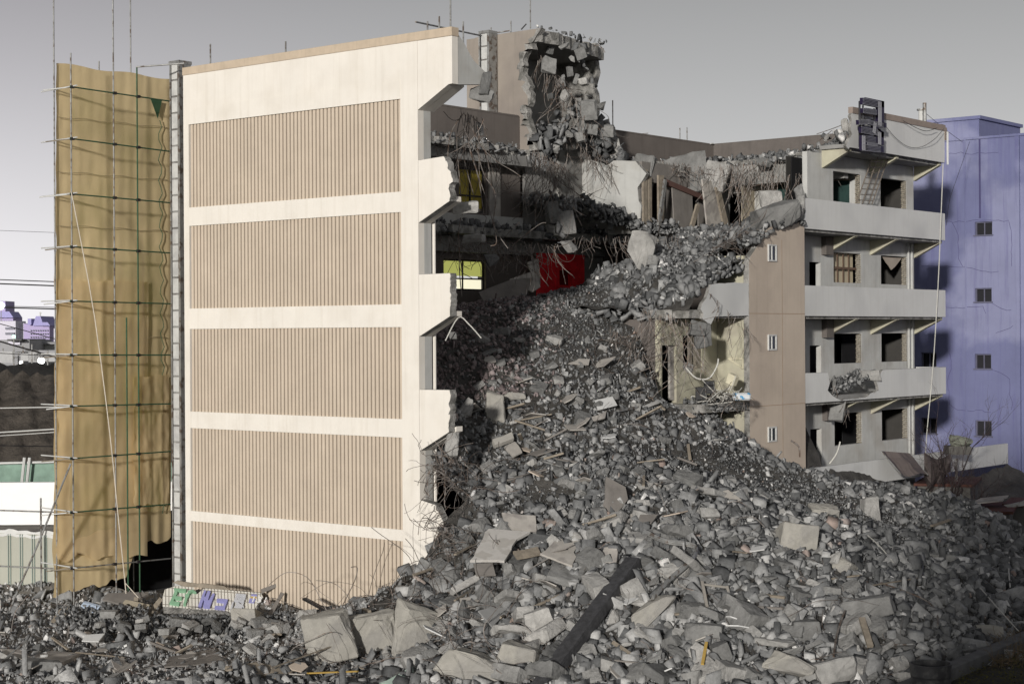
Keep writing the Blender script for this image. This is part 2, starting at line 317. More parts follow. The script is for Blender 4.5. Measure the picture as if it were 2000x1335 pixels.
# ------------------------------------------------------------------ ground, heap surface
ZR = 19.54; SL = [3.55, 7.15, 10.75, 14.35, 17.95]; PT = [4.6, 8.2, 11.8, 15.4]       # roof top, slab tops, parapet tops
XN, XB, YL, YR = -1.464, -12.885, 21.94, 35.10
def CP(px, py, d): p = at_d(px, py, d); return (p.x, p.y, p.z)
CPS = [CP(*q) for q in [
 (620,1335,49.5),(800,1335,48.5),(1000,1335,47.6),(1300,1335,46.8),(1600,1335,46.6),(1760,1330,47.2),
 (560,1290,52),(700,1270,51.5),(820,1255,50.8),(1000,1250,49.8),(1300,1250,48.8),(1650,1255,48.4),(1960,1235,52.6),
 (690,1212,54.2),(860,1195,52),(1100,1190,50.5),(1400,1190,49.8),(1700,1190,49.8),(1950,1190,53.5),
 (765,1150,54.2),(835,1093,54.0),(1000,1095,52.6),(1300,1095,51.8),(1600,1100,52.5),(1900,1120,57),
 (868,1045,54.4),(880,990,55.0),(1100,1000,55),(1400,1000,55.5),(1600,1005,58),(1800,1030,62),(1990,1075,62),
 (900,900,57.5),(1100,900,58),(1300,900,60),(1450,905,62.5),(1600,935,66),(1720,960,68),(1850,990,68.5),
 (1470,872,66.5),(1400,812,65.5),(1330,768,65.2),
 (900,800,60),(1100,800,61),(1290,800,63.2),
 (900,700,62.5),(1100,700,64),(1225,690,65.8),
 (910,620,66),(1100,620,68),(1215,615,68.5),
 (1000,585,71),(1150,562,71.5),(1240,535,72.0)]]
CPS += [(1,23,2.9),(1.5,25.5,2.0),(2,29,1.0),(6,24.5,1.6),(.6,16,5.3),(-1,19,5),(4,25,.6),(3,32,0),(8,30,0),(14,24,0),(20,18,0),(24,10,.2),(7,38,0),(24,-2,.3),(30,8,0),
        (-3,2,8.7),(-7,2,10),(-11,2,10.6),(-12,8,10.9),(-12,14,10.8),(-12,20,10.8),(-9,20,11.3),(-5,17,11.9),(-3,20,11.9),(-6,28,11.5),(-3,14.6,10.9)]
def warp(x, y):      # the gable wall cuts the heap: in front of it (x<0, y<0) the ground is another sheet
    x = np.asarray(x, float); y = np.asarray(y, float)
    return x, np.where((x < 0) & (y < 0), y - 9*np.clip(-x/2.2, 0, 1), y)
CPS += [(-6,-1.0,.1),(-12,-2,.0),(-4,-1.2,.7),(-10,-5,0.),(-6,-5,.1),(-14,-1,.0)]
CA = np.array(CPS); cx_, cy_ = warp(CA[:, 0], CA[:, 1]); cz_ = CA[:, 2]
def phi(r2): return np.where(r2 > 1e-9, .5*r2*np.log(r2+1e-12), 0)
nC = len(cz_); K = phi((cx_[:, None]-cx_[None])**2+(cy_[:, None]-cy_[None])**2) + np.eye(nC)*.35
Pm = np.stack([np.ones(nC), cx_, cy_], 1); A = np.block([[K, Pm], [Pm.T, np.zeros((3, 3))]])
sol = np.linalg.solve(A, np.concatenate([cz_, np.zeros(3)])); wts, aff = sol[:nC], sol[nC:]
def Hs(x, y):        # smooth heap height
    x = np.atleast_1d(np.asarray(x, float)); y = np.atleast_1d(np.asarray(y, float)); X, Y = warp(x, y)
    r2 = (X[:, None]-cx_[None])**2+(Y[:, None]-cy_[None])**2
    h = phi(r2)@wts + aff[0]+aff[1]*X+aff[2]*Y
    # hollow room under the third floor: rubble there ends at a side bank
    t = np.clip((y-12.7+.9*(x+1.46))/1.1, 0, 1)*np.clip((x+7.5)/1.5, 0, 1)*np.clip((24-y)/1, 0, 1)
    cap = np.where(x < 0.0, 6.6, 6.3-.32*(y-14)); h = np.where(t > 0, np.minimum(h, cap*t+h*(1-t)), h)
    return np.maximum(h, 0)
def mound(x, y):     # low litter in front of the gable
    b = np.exp(-((y+1.3)/1.3)**2)*np.clip((x+16.5)/2, 0, 1)*np.clip((-x)/1, 0, 1)*.3
    return b
def fbm(x, y, s=1.0): return np.array([noise.fractal(Vector((a*s, b*s, 3.1)), 1.0, 2.1, 5) for a, b in zip(x, y)])
GX = np.arange(-28, 36.01, .25); GY = np.arange(-16, 42.01, .25)
mx_, my_ = np.meshgrid(GX, GY); fx, fy = mx_.ravel(), my_.ravel()
base = np.concatenate([Hs(fx[i:i+4000], fy[i:i+4000]) for i in range(0, len(fx), 4000)])
nz = fbm(fx, fy, .55)*.22 + fbm(fx+40, fy, 1.9)*.07
amp = np.clip(base/1.2, .15, 1)
hz_ = base + nz*amp + mound(fx, fy)
HG = hz_.reshape(mx_.shape)
def H(x, y):
    x = np.asarray(x, float); y = np.asarray(y, float)
    i = np.clip((x-GX[0])/.25, 0, len(GX)-1.001); j = np.clip((y-GY[0])/.25, 0, len(GY)-1.001); a = i.astype(int); b = j.astype(int); u = i-a; v = j-b
    return HG[b, a]*(1-u)*(1-v)+HG[b, a+1]*u*(1-v)+HG[b+1, a]*(1-u)*v+HG[b+1, a+1]*u*v
gm = MB(); gm.add([(-2500, -600, -.05), (2500, -600, -.05), (2500, 4000, -.05), (-2500, 4000, -.05)], [(0, 1, 2, 3)])
tag(gm.build('ground', GROUND), kind='structure')
me = bpy.data.meshes.new('rubble_slope'); nx, ny = len(GX), len(GY)
vv = np.stack([fx, fy, HG.ravel()-.02], 1)
keepq = []
for j in range(ny-1):
    for i in range(nx-1):
        x, y = GX[i]+.125, GY[j]+.125
        if -.3 < y < .5 and x < -.1: continue            # the gable wall stands here
        if x < XB+.05 and y > 0: continue
        if x < -.1 and y > 23.5: continue
        keepq.append((j*nx+i, j*nx+i+1, (j+1)*nx+i+1, (j+1)*nx+i))
me.from_pydata([tuple(v) for v in vv], [], keepq); me.materials.append(SOIL); me.materials.append(GROUND); me.polygons.foreach_set('use_smooth', [True]*len(keepq)); me.polygons.foreach_set('material_index', [1 if (vv[q[0]][0] < -1 and vv[q[0]][1] < -.3 and vv[q[0]][2] < .8) else 0 for q in keepq]); me.update()
ho = bpy.data.objects.new('rubble_slope', me); C.objects.link(ho); tag(ho, kind='structure')
# ------------------------------------------------------------------ the half demolished building
B = thing('demolished_building', 'five storey cream and beige block torn open in the middle with rubble pouring out', 'building', (0, 0, 0))
zA = lambda py: on_y(784.5, py, 0).z
P5 = [(zA(374), zA(193)), (zA(594), zA(414)), (zA(818), zA(638.5)), (zA(1034), zA(854)), (.35, zA(1056))]
XPL, XPR = -12.60, -2.217
mb = MB()
holes = [(XPL, XPR, a, b) for a, b in P5[1:]]
ztopinf = on_y(369, 211, 0).z
holes += [(XPL, XPR, P5[0][0], P5[0][1])]
wallgrid(mb, 'y', 0.0, .28, XB, XN, 0, ZR-.28, holes)
# stepped profile beyond the joint: roof parapet wing and three balcony ends with sloping soffits
def az(py, px=817): return on_y(px, py, 0).z
wing0 = [(XN+.003, ZR-.28), (XN+.003, az(214.5)), (-.16, on_y(878.5, 164.5, 0).z), (0, on_y(884, 163, 0).z), (0, ZR-.28)]
mb.prism([(x, .003, z) for x, z in wing0], (0, .30, 0))
tops = [(az(313), az(435), on_y(878, 392, 0).z, 1), (az(535.5), az(657), on_y(879, 617, 0).z, 2), (az(760), az(880), on_y(877, 843, 0).z, 3)]
edge = {1: [(866, 305), (874, 318), (877, 332), (882, 345), (884, 356), (876, 368), (879, 378), (878, 392)],
        2: [(879, 533), (880, 548), (879, 566), (880, 585), (879, 600), (879, 617)],
        3: [(878, 761), (880, 775), (877, 792), (878, 808), (876, 826), (877, 843)]}
for zt, zi, zo, k in tops:
    r_ = [on_y(px, py, 0) for px, py in edge[k]]
    r_ = flat(jag(r_, .035, .06, k), y=.003)
    pts = [Vector((XN+.003, .003, zi)), Vector((XN+.003, .003, zt))] + list(r_)
    pts = [Vector((p.x, .003, p.z)) for p in pts]
    mb.prism(pts, (0, .30, 0), mi=0, side=1)
zt = az(975); low = [on_y(px, py, 0) for px, py in [(850, 985), (862, 1010), (874, 1040), (882, 1075), (870, 1120), (884, 1180)]]
low = [Vector((XN+.003, .003, 0)), Vector((XN+.003, .003, zt))]+flat(jag(low, .05, .2, 9), y=.003)+[Vector((0, .003, 0))]
mb.prism(low, (0, .30, 0), mi=0, side=1)
part('gable_wall', mb, [CREAM, BROKEN], B, 'smooth cream painted end wall', bevel=.008)
mb = MB(); mb.box(XB-.02, .02, -.03, .32, ZR-.28, ZR)
part('parapet_coping', mb, BEIGECAP, B, 'beige coping along the top of the end wall', bevel=.01)
for i, (a, b) in enumerate(P5):
    mb = MB(); mb.box(XPL, XPR, .12, .2, a, b, 1); n = 58; w_ = (XPR-XPL)/n
    for k in range(n): mb.box(XPL+k*w_+w_*.32, XPL+(k+1)*w_-w_*.03, .045, .13, a, b, 0)
    part('ribbed_panel', mb, [BEIGE, GROOVE], B)
mb = MB(); mb.box(XPL, XPR, -.012, .004, P5[0][1]+.0, ztopinf)
part('infill_band', mb, CREAM, B, 'plain cream band above the top ribbed panel')
# inner return of the gable (corridor end) seen through the notches, drain pipe
mb = MB(); mb.box(XN-.22, XN+.0, .285, .62, 0, ZR-.4); part('corner_column', mb, DKCONC if False else WALLW, B)
for k in range(3):
    z0 = SL[3-k]-3.6; 
dpp = on_x(847, 500, -1.52); mb = MB(); mb.tube([(-1.52, dpp.y, .2), (-1.52, dpp.y, SL[3]-.2)], .07, 8); part('drain_pipe', mb, CREAM, B)
# soffit returns behind the sloping ends (thickness seen from below)
for zt, zi, zo, k in tops+[(None, az(214.5), on_y(878.5, 164.5, 0).z, 0)]:
    mb = MB(); ln = .9 if k else 1.25
    a = Vector((XN, .304, zi)); b = Vector((-.17, .304, zo)); up = Vector((0, 0, .16))
    mb.prism([a, b, b+up, a+up], (0, (ln-.3)*.5, 0)); part('sloping_soffit', mb, CREAM, B)
# roof parapet return on the balcony side, broken diagonally
e1 = [on_x(px, py, 0) for px, py in [(890, 58), (905, 82), (925, 118), (950, 143), (945, 165)]]
mb = MB(); pl = [Vector((0, .31, ZR-.02)), ] + flat(jag(e1, .05, .2, 4), x=0) + [Vector((0, .31, on_y(884, 163, 0).z))]
mb.prism([Vector((-.001, p.y, p.z)) for p in pl], (-.22, 0, 0), mi=0, side=1)
part('broken_roof_parapet', mb, [WALLW, BROKEN], B, 'torn stub of roof parapet behind the cream end wall')
# rear wall with windows
def RW(px, py): p = on_x(px, py, XB); return p.y, p.z
yw1 = (RW(888, 380)[0], RW(940, 380)[0]); 
rear_holes = [(yw1[0], yw1[1], 15.1, 17.0), (RW(858, 530)[0], RW(940, 530)[0], RW(900, 567)[1], RW(900, 507)[1]), (8, 11, 15.2, 17), (8.3, 11.3, 11.6, 13.6), (3, 6, 15.2, 17)]
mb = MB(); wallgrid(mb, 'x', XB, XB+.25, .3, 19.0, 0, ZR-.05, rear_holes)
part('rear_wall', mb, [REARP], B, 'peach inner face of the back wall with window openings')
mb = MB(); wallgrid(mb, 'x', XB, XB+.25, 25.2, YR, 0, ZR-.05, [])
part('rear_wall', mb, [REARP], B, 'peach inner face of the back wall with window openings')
for i, h in enumerate(rear_holes[:5]):
    f = MB(); y0, y1, z0, z1 = h; x0 = XB+.08; s = .07
    f.box(x0, x0+.06, y0, y0+s, z0, z1); f.box(x0, x0+.06, y1-s, y1, z0, z1); f.box(x0, x0+.06, y0+s, y1-s, z0, z0+s); f.box(x0, x0+.06, y0+s, y1-s, z1-s, z1)
    ym = (y0+y1)/2; f.box(x0+.003, x0+.05, ym-.03, ym+.03, z0+s, z1-s); zm = z0+.38*(z1-z0); f.box(x0+.006, x0+.045, y0+s, y1-s, zm-.03, zm+.03)
    o = part('window_frame', f, DKMETAL, B)
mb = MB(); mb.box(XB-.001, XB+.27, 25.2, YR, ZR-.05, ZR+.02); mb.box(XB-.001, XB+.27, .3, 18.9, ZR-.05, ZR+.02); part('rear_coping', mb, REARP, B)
# far end wall + its parapet
mb = MB(); wallgrid(mb, 'y', YR-.28, YR, XB+.26, XN-.25, 0, 17.94, [(-8, -6, 4.6, 6.3), (-8, -6, 8.2, 9.9)]); part('far_end_wall', mb, mat('room_shade_paint', (.05, .047, .043)), B)  # far wall coloured nearly black to stand for the shade inside the rooms
mb = MB(); mb.box(XB+.26, -.15, YR-.29, YR-.001, 17.96, ZR-.02); part('far_parapet', mb, DKBROWN, B, 'inner face of the far roof parapet in a shade-darkened brown')
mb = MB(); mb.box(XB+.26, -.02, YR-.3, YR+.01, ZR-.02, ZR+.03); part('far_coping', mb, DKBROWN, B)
# slabs ------------------------------------------------
def slab(name, pts, zt, th=.22, jagrange=None, m_=BROKEN, seed=0, label=None, amp=.16):
    P_ = [Vector((x, y, zt)) for x, y in pts]; a, b = jagrange
    Q = P_[:a] + flat(jag(P_[a:b+1], amp, .25, seed), z=zt) + P_[b+1:]
    mb = MB(); mb.prism(Q, (0, 0, -th), mi=0, side=1); return part(name, mb, [DKCONC, m_], B, label)
slab('roof_slab', [(XB+.26, 24.6), (-12.2, 25.0), (-11, 25.9), (-9.4, 29.0), (-6.4, 29.0), (-2.6, 27.4), (-.25, 26.3), (-.25, YR-.3), (XB+.26, YR-.3)], 17.95, .3, (1, 6), seed=1, label='broken grey roof slab edge of the standing right wing')
slab('roof_slab', [(XB+.26, .4), (-9.8, .4), (-11.0, 6), (-11.2, 12), (-12.0, 18.8), (XB+.26, 18.9)], 17.95, .3, (1, 4), seed=2, label='thin shelf of broken roof slab along the back wall')
slab('floor_slab', [(XB+.26, .4), (-9.6, .4), (-10.2, 7), (-10.7, 11.4), (-11.4, 16), (-11.3, 21), (-10.6, 23.3), (-8.1, 25.2), (-5, 24.2), (-1.9, 22.2), (-.15, 22.1), (-.15, YR-.3), (XB+.26, YR-.3)], SL[3], .32, (1, 9), seed=3, label='jagged fourth floor slab under hanging bars')
slab('floor_slab', [(XB+.26, 16.5), (-6, 16.5), (-4.2, 14.6), (-1.8, 13.4), (-.15, 13.6), (-.15, YR-.3), (XB+.26, YR-.3)], SL[2], .32, (1, 4), seed=4)
slab('floor_slab', [(-8, 13.6), (-1.9, 14.1), (-.4, 14.6), (-.15, 15.2), (-.15, YR-.3), (-8, YR-.3)], SL[1], .32, (1, 3), seed=5, label='broken slab edge under the exposed yellowish alcove')
slab('floor_slab', [(-8, 14.0), (-.15, 15.0), (-.15, YR-.3), (-8, YR-.3)], SL[0], .32, (0, 1), seed=6)
mb = MB(); mb.box(-8.5, -1.75, 28.6, 28.95, 16.75, 17.64); part('ceiling_beam', mb, CONC, B, 'grey concrete beam above the torn classroom')
mb = MB(); mb.box(-12.5, -8.9, 26.2, 26.5, 17.1, 17.64); part('ceiling_beam', mb, CONC, B)
mb = MB(); mb.box(XB+.3, -11.8, .4, 18.8, 17.2, 17.64); part('ceiling_beam', mb, DKCONC, B)
mb = MB(); mb.box(XB+.3, -12.2, .4, 18.9, 13.35, 14.02); part('ceiling_beam', mb, DKCONC, B)
# cross walls & partitions in the torn section
crosse = [Vector((-9.0, 0, 14.35)), Vector((-8.9, 0, 15.6)), Vector((-9.1, 0, 16.4)), Vector((-8.6, 0, 17.0)), Vector((-9.2, 0, 17.6))]
mb = MB(); mb.prism([Vector((XB+.26, 23.0, 14.36)), *flat(jag(crosse, .08, .3, 8), y=23.0), Vector((XB+.26, 23.0, 17.9))], (0, .22, 0), mi=0, side=1)
part('cross_wall', mb, [WALLW, BROKEN], B, 'pale grey torn cross wall below the stair tower')
mb = MB(); wallgrid(mb, 'x', -9.2, -9.05, 23.3, 29.9, 14.36, 17.6, [(23.9, 25.0, 14.36, 16.7), (26.9, 27.9, 14.36, 16.7), (28.4, 29.4, 15.6, 16.9)])
part('partition_wall', mb, DKBOARD, B)
mb = MB(); wallgrid(mb, 'y', 29.9, 30.1, -9.0, XN-.25, 14.36, 17.0, [(-8.7, -7.9, 14.36, 16.5)]); part('partition_wall', mb, WALLW, B, 'cream partition holding the dark green chalkboard')
mb = MB(); mb.box(-6.0, -2.2, 29.84, 29.898, 15.0, 16.75); part('chalkboard', mb, TEAL, B)
mb = MB()
for a in ((-6.1, -6.0, 14.9, 16.85), (-6.0, -2.2, 16.75, 16.85), (-6.0, -2.2, 14.9, 15.0)): mb.box(a[0], a[1], 29.83, 29.9, a[2], a[3])
part('chalkboard_frame', mb, WOOD, B)
for px0, px1, t0, t1 in ((1253, 1262, 330, 442), (1264, 1270, 345, 440), (1283, 1294, 342, 440)):
    a, b = on_x(px0, t0, -8.95), on_x(px1, t1, -8.95); mb = MB(); mb.box(-8.95, -8.85, a.y, b.y, 14.36, a.z); part('door_post', mb, WOOD, B)
def leanboard(quad, x, th, m_, name='hanging_panel', label=None):
    q = [on_x(px, py, x + (i % 2)*.0) for i, (px, py) in enumerate(quad)]; mb = MB(); mb.prism(q, (-th, 0, 0)); part(name, mb, m_, B, label)
leanboard([(1302, 350), (1306, 362), (1378, 392), (1374, 380)], -8.5, .25, mat('dark_red_brown_board', (.10, .055, .045)), label='long reddish brown board fallen diagonally')
leanboard([(1313, 365), (1352, 372), (1354, 445), (1318, 448)], -8.6, .06, DKBOARD, label='dark panel with faint yellow chart')
leanboard([(1372, 350), (1398, 356), (1425, 440), (1382, 446)], -8.0, .08, BOARD, label='pale leaning board with torn top')
leanboard([(1398, 365), (1408, 372), (1424, 440), (1414, 440)], -7.8, .1, WOOD)
leanboard([(1362, 398), (1368, 400), (1356, 445), (1349, 443)], -7.9, .1, WOOD)
leanboard([(1450, 352), (1488, 356), (1490, 440), (1450, 440)], -7.2, .06, mat('cream_panel', (.33, .29, .22)))
leanboard([(1299, 350), (1303, 352), (1292, 442), (1286, 440)], -8.3, .1, METAL)
# third floor: red wall, yellow window bay, dark debris walls
mb = MB(); RY0, RY1 = RW(1030, 540)[0], RW(1118, 540)[0]
hz0 = RW(1070, 557)[1]; hz1 = RW(1070, 528)[1]; hy0, hy1 = RW(1069, 540)[0], RW(1092, 540)[0]
wallgrid(mb, 'x', XB+.5, XB+.7, RY0, RY1, 10.8, RW(1075, 497)[1], [(hy0, hy1, hz0, hz1)])
mb.box(XB+.7, XB+.74, RY0+1.15, RY0+1.22, 10.8, RW(1075, 497)[1]-.002)
part('red_wall', mb, RED, B, 'bright red wall with a small square hatch')
mb = MB(); mb.box(XB+.4, XB+.48, hy0-.1, hy1+.1, hz0-.1, hz1+.1); part('hatch_back', mb, mat('dark_red', (.12, .006, .008)), B)
mb = MB(); mb.box(XB+.05, XB+.2, RY1-.3, 25.3, 10.7, 14.4); mb.box(XB+.26, XB+.5, 19.1, 25, RW(1075, 497)[1]+.002, 14.0); mb.box(XB+.25, XB+.45, 19.1, 25.0, 3, 10.8); part('stair_core_lintel', mb, DKCONC, B)
mb = MB(); mb.box(XB+.3, XB+.45, 19.1, 23, 14.4, 17.6, 0); part('stair_core_wall', mb, mat('dull_grey_wall', (.20, .195, .185), streak=.4), B, 'dull grey wall of the stair core')
mb = MB(); mb.box(XB+.26, XB+.34, yw1[1]+.15, yw1[1]+.9, 14.5, 17.1); part('pale_wall_board', mb, BOARD, B)
mb = MB(); mb.box(XB+.3, XB+.4, yw1[0]-1.5, 19.0, 14.4, 15.0); part('window_sill_wall', mb, WALLW, B, 'white band below the fourth floor window')
mb = MB(); mb.box(XB+.02, XB+.06, yw1[0], yw1[1], 15.3, 16.98); part('yellow_sheet', mb, YDIM, B, 'mustard dust sheet behind the fourth floor window')
h = rear_holes[1]
mb = MB(); mb.box(XB+.02, XB+.06, h[0]+.02, h[1]-.02, h[2]+.62, h[3]-.02); mb.box(XB+.021, XB+.059, h[0]+.02, h[0]+1.0, h[2]+.02, h[2]+.6)
YLIT = emis('glowing_yellow_green_sheet', (.60, .62, .17), .55)  # sheet's own glow stands in for light coming through it
part('yellow_sheet', mb, YLIT, B, 'bright yellow green sheet with added glow for the light behind the third floor window')
mb = MB(); mb.box(XB+.01, XB+.03, h[0]+1.1, h[1]-.05, h[2]+.05, h[2]+.5); part('added_glow_board', mb, emis('white_glow_board', (1, .95, .7), .9), B)  # added glowing board stands for light seen through the opening
# third floor leaning sheets
def quad3(pts, th, m_, label=None, name='fallen_sheet', parent=None, seed=None, n=None):
    mb = MB(); P_ = [Vector(p) for p in pts]; nn = (P_[1]-P_[0]).cross(P_[2]-P_[0]).normalized()
    if seed is not None:
        c = sum(P_, Vector())/len(P_); Q = jag(P_+[P_[0]], .05, .35, seed)[:-1]; Q = [q - nn*((q-P_[0]).dot(nn)) for q in Q]; P_ = Q
    mb.prism(P_, nn*th, 0, 0); return part(name, mb, m_, parent or B, label)
quad3([at_d(1030, 512, 75), at_d(1052, 505, 75.5), at_d(1056, 555, 75), at_d(1042, 545, 74.5)], .05, BOARD)
quad3([at_d(935, 570, 72), at_d(1000, 545, 73), at_d(1040, 542, 73.5), at_d(1020, 600, 72.0), at_d(950, 600, 71.5)], .08, DKBOARD, 'dark crumpled sheet slumped against the red wall')
quad3([at_d(995, 545, 73), at_d(1045, 528, 74), at_d(1056, 560, 73.5), at_d(1040, 570, 73)], .05, BOARD, 'pale torn board against the red wall')
# stair tower at the rear ------------------------------------------------
TX0, TX1, TY0, TY1 = -15.2, XB+.3, 19.0, 25.0
ed = [(1056, 55), (1046, 72), (1030, 96), (1021, 118), (1021, 140), (1034, 165), (1037, 182), (1027, 205), (1031, 232), (1040, 262), (1050, 292)]
E1 = flat(jag([on_y(px, py, TY0) for px, py in ed], .13, .12, 12), y=TY0)
mb = MB(); pts = [Vector((TX0, TY0, E1[0].z))] + list(E1) + [Vector((TX0, TY0, E1[-1].z))]
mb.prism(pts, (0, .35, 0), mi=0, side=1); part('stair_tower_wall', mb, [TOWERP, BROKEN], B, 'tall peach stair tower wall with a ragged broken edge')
mb = MB(); band = []
for i, p in enumerate(E1): band.append(p+Vector((.02, -.006, 0)))
rj = random.Random(9); inn = [p+Vector((-rj.uniform(.12, .5), -.006, rj.uniform(-.1, .1))) for i, p in enumerate(E1)]
for i in range(len(band)-1):
    a, b, c, d = band[i], band[i+1], inn[i+1], inn[i]; mb.add([a, b, c, d, a+Vector((0, .003, 0)), b+Vector((0, .003, 0)), c+Vector((0, .003, 0)), d+Vector((0, .003, 0))], [(0, 1, 2, 3), (7, 6, 5, 4)])
part('torn_plaster_edge', mb, BROKEN, B)
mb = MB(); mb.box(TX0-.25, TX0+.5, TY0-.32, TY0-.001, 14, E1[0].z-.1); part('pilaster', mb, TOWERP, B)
ztw = E1[0].z
re = [on_y(px, py, TY1) for px, py in [(1163, 84), (1160, 110), (1166, 140), (1158, 170), (1164, 205), (1160, 235), (1172, 262), (1180, 290)]]
E2 = flat(jag(re, .12, .25, 13), y=TY1); mb = MB()
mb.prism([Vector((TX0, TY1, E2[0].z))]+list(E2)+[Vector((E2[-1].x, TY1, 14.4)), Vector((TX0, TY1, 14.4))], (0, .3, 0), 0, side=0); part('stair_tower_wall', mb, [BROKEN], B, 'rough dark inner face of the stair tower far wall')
mb = MB(); rw = [Vector((TX1+.9, TY0+.1, ztw-.05)), Vector((TX1+1.0, TY0+1.5, ztw-.2)), Vector((TX1+.6, TY0+3, ztw-.1)), Vector((TX1+.3, TY1-.6, ztw-.1)), Vector((TX1+.0, TY1+.28, ztw))]
Q = flat(jag(rw, .14, .3, 14), z=ztw); mb.prism([Vector((TX0, TY0+.36, ztw))]+Q+[Vector((TX0, TY1+.28, ztw))], (0, 0, -.55), 0, side=1); part('stair_tower_roof', mb, [DKCONC, BROKEN], B)
mb = MB(); wallgrid(mb, 'x', TX0-.25, TX0, TY0+.36, TY1, 3, ztw-.43, [(19.8, 21.6, 19.5, 22.2), (19.8, 21.6, 15.2, 18)]); part('stair_tower_wall', mb, DKCONC, B)
mb = MB(); mb.box(TX0-.1, TX0-.06, 19.85, 21.0, 19.5, 21.3); part('yellow_sheet', mb, YDIM, B)
for z in (18.9, 21.9):
    mb = MB(); Q = flat(jag([(TX1-.1, TY0+.4, z), (TX1-.4, 21, z), (TX1+.1, 23, z), (TX1, TY1-.05, z)], .15, .3, int(z*10)), z=z); mb.prism([Vector((TX0, TY0+.4, z))]+Q+[Vector((TX0, TY1-.05, z))], (0, 0, -.3), 0, side=1)
    if z < 20: part('stair_landing', mb, [DKCONC, BROKEN], B)
mb = MB(); tp = flat(jag([(0, 21.3, 18.4), (0, 22.2, 18.9), (0, 23.4, 18.6), (0, 25.25, 19.4)], .18, .25, 77), x=-12.2); mb.prism([Vector((-12.2, 21.3, 14.4))]+list(tp)+[Vector((-12.2, 25.25, 14.4))], (-.25, 0, 0), 0, side=1)
part('stair_core_wall', mb, [mat('dull_grey_wall', (.20, .195, .185), streak=.4), BROKEN], B, 'grey streaked wall below the torn stair landing')
# glass block strips at the two rear corners
def gstrip(x0, x1, y, z0, z1, pitch, lab):
    mb = MB(); mb.box(x0, x1, y+.02, y+.5, z0, z1, 1); z = z0
    while z < z1-.1:
        mb.box(x0+.08, x1-.1, y-.02, y+.03, z+.04, min(z+pitch-.03, z1), 0); z += pitch
    mb.box(x1-.08, x1+.03, y-.04, y+.52, z0, z1+.02, 2); mb.box(x0-.02, x0+.05, y-.04, y+.1, z0, z1+.02, 2); mb.box(x0-.04, x1+.05, y-.06, y+.54, z1+.02, z1+.14, 2)
    part('glass_block_strip', mb, [GBLOCK, CONC, METAL], B, lab)
gl0, gl1 = on_y(334, 300, .3), on_y(355, 300, .3)
gstrip(gl0.x, gl1.x-.1, .3, 0, on_y(345, 126, .3).z, .60, 'tall frosted glass block strip at the left corner of the end wall')
gl0, gl1 = on_y(938, 150, 18.4), on_y(958, 150, 18.4)
gstrip(gl0.x, gl1.x-.08, 18.4, on_y(948, 222, 18.4).z, on_y(948, 66, 18.4).z, .60, 'short frosted glass block strip beside the stair tower')
# ------------------------------------------------------------------ balcony side, right end
def WX(px, py): p = on_x(px, py, XN); return p.y, p.z
wy = [(WX(1628, 500)[0], WX(1681.5, 500)[0]), (WX(1720.5, 500)[0], WX(1771, 500)[0])]; dy = (WX(1580.5, 500)[0], WX(1602.5, 500)[0])
wz = {3: (15.55, 17.15), 2: (WX(1655, 552)[1], WX(1655, 494)[1]), 1: (WX(1655, 709)[1], WX(1655, 651)[1]), 0: (WX(1655, 868)[1], WX(1655, 806)[1])}
wz[3] = (WX(1745, 409)[1], WX(1745, 350)[1])
holes = []
for k in range(4):
    for a in wy: holes.append((a[0], a[1], *wz[k]))
    if k < 3: holes.append((dy[0], dy[1], SL[k]+.02, SL[k]+2.15))
holes.append((22, YR, 17.63, 17.96))
for k in range(3): holes.append((21, YR, SL[k]-.33, SL[k]+.0))
holes = [h for h in holes if h[3]-h[2] > .5]
yst = WX(1577, 400)[0]
mb = MB(); wallgrid(mb, 'x', XN-.24, XN, YL, YR-.29, 0, 14.03, [h for h in holes if h[3] < 14.2])
part('corridor_wall', mb, [WALLW], B, 'pale grey balcony wall with empty window openings')
mb = MB(); wallgrid(mb, 'x', XN-.24, XN, yst, YR-.29, 14.36, 17.64, [h for h in holes if h[2] > 14.3]); part('corridor_wall', mb, [WALLW], B)
BRICK = mat('exposed_brick_jamb', (.28, .25, .20), var=.4, scale=9, bump=1.0, bscale=12, bdist=.08)
for h in [h for h in holes if h[1]-h[0] > 1.2]:
    mb = MB(); z = h[2]
    while z < h[3]-.05:
        for q in (0, 1): mb.box(XN-.235+.115*q, XN-.13+.115*q, h[1]-.10+(int(z*10+q) % 2)*.03, h[1]-.001, z+.01, min(z+.085, h[3]-.01))
        z += .1
    part('brick_jamb', mb, BRICK, B)
    mb = MB(); mb.box(XN-1.3, XN-1.26, h[0]-1.4, h[0]+(h[1]-h[0])*.55+.3, h[2]-.8, h[3]+.6); mb.box(XN-1.8, XN-1.76, h[0]-1, h[1]+1.7, h[2]-.9, h[3]+.7, 1); part('added_dark_screen', mb, [BLACK, mat('room_shade_paint', (.05, .047, .043))], B)  # added dark boards stand for room shade behind the windows
h = (wy[0][0], wy[0][1], *wz[2]); mb = MB(); mb.box(XN-.4, XN-.35, h[0], h[1]-.12, h[2], h[3]); part('window_board', mb, mat('cream_board', (.45, .39, .28), streak=.3), B, 'cream boards behind the barred window')
mb = MB()
for t in (.03, .25, .46, .66): yq = h[0]+(h[1]-h[0])*t; mb.box(XN-.2, XN-.16, yq, yq+.05, h[2], h[3])
mb.box(XN-.21, XN-.15, h[0], h[1]-.15, h[2]+.6, h[2]+.7); part('window_bars', mb, mat('rusty_bar', (.13, .085, .06)), B)
tr = [(1724, 501), (1745, 503), (1762, 503), (1755, 512), (1748, 521), (1741, 527), (1736, 519), (1731, 513)]
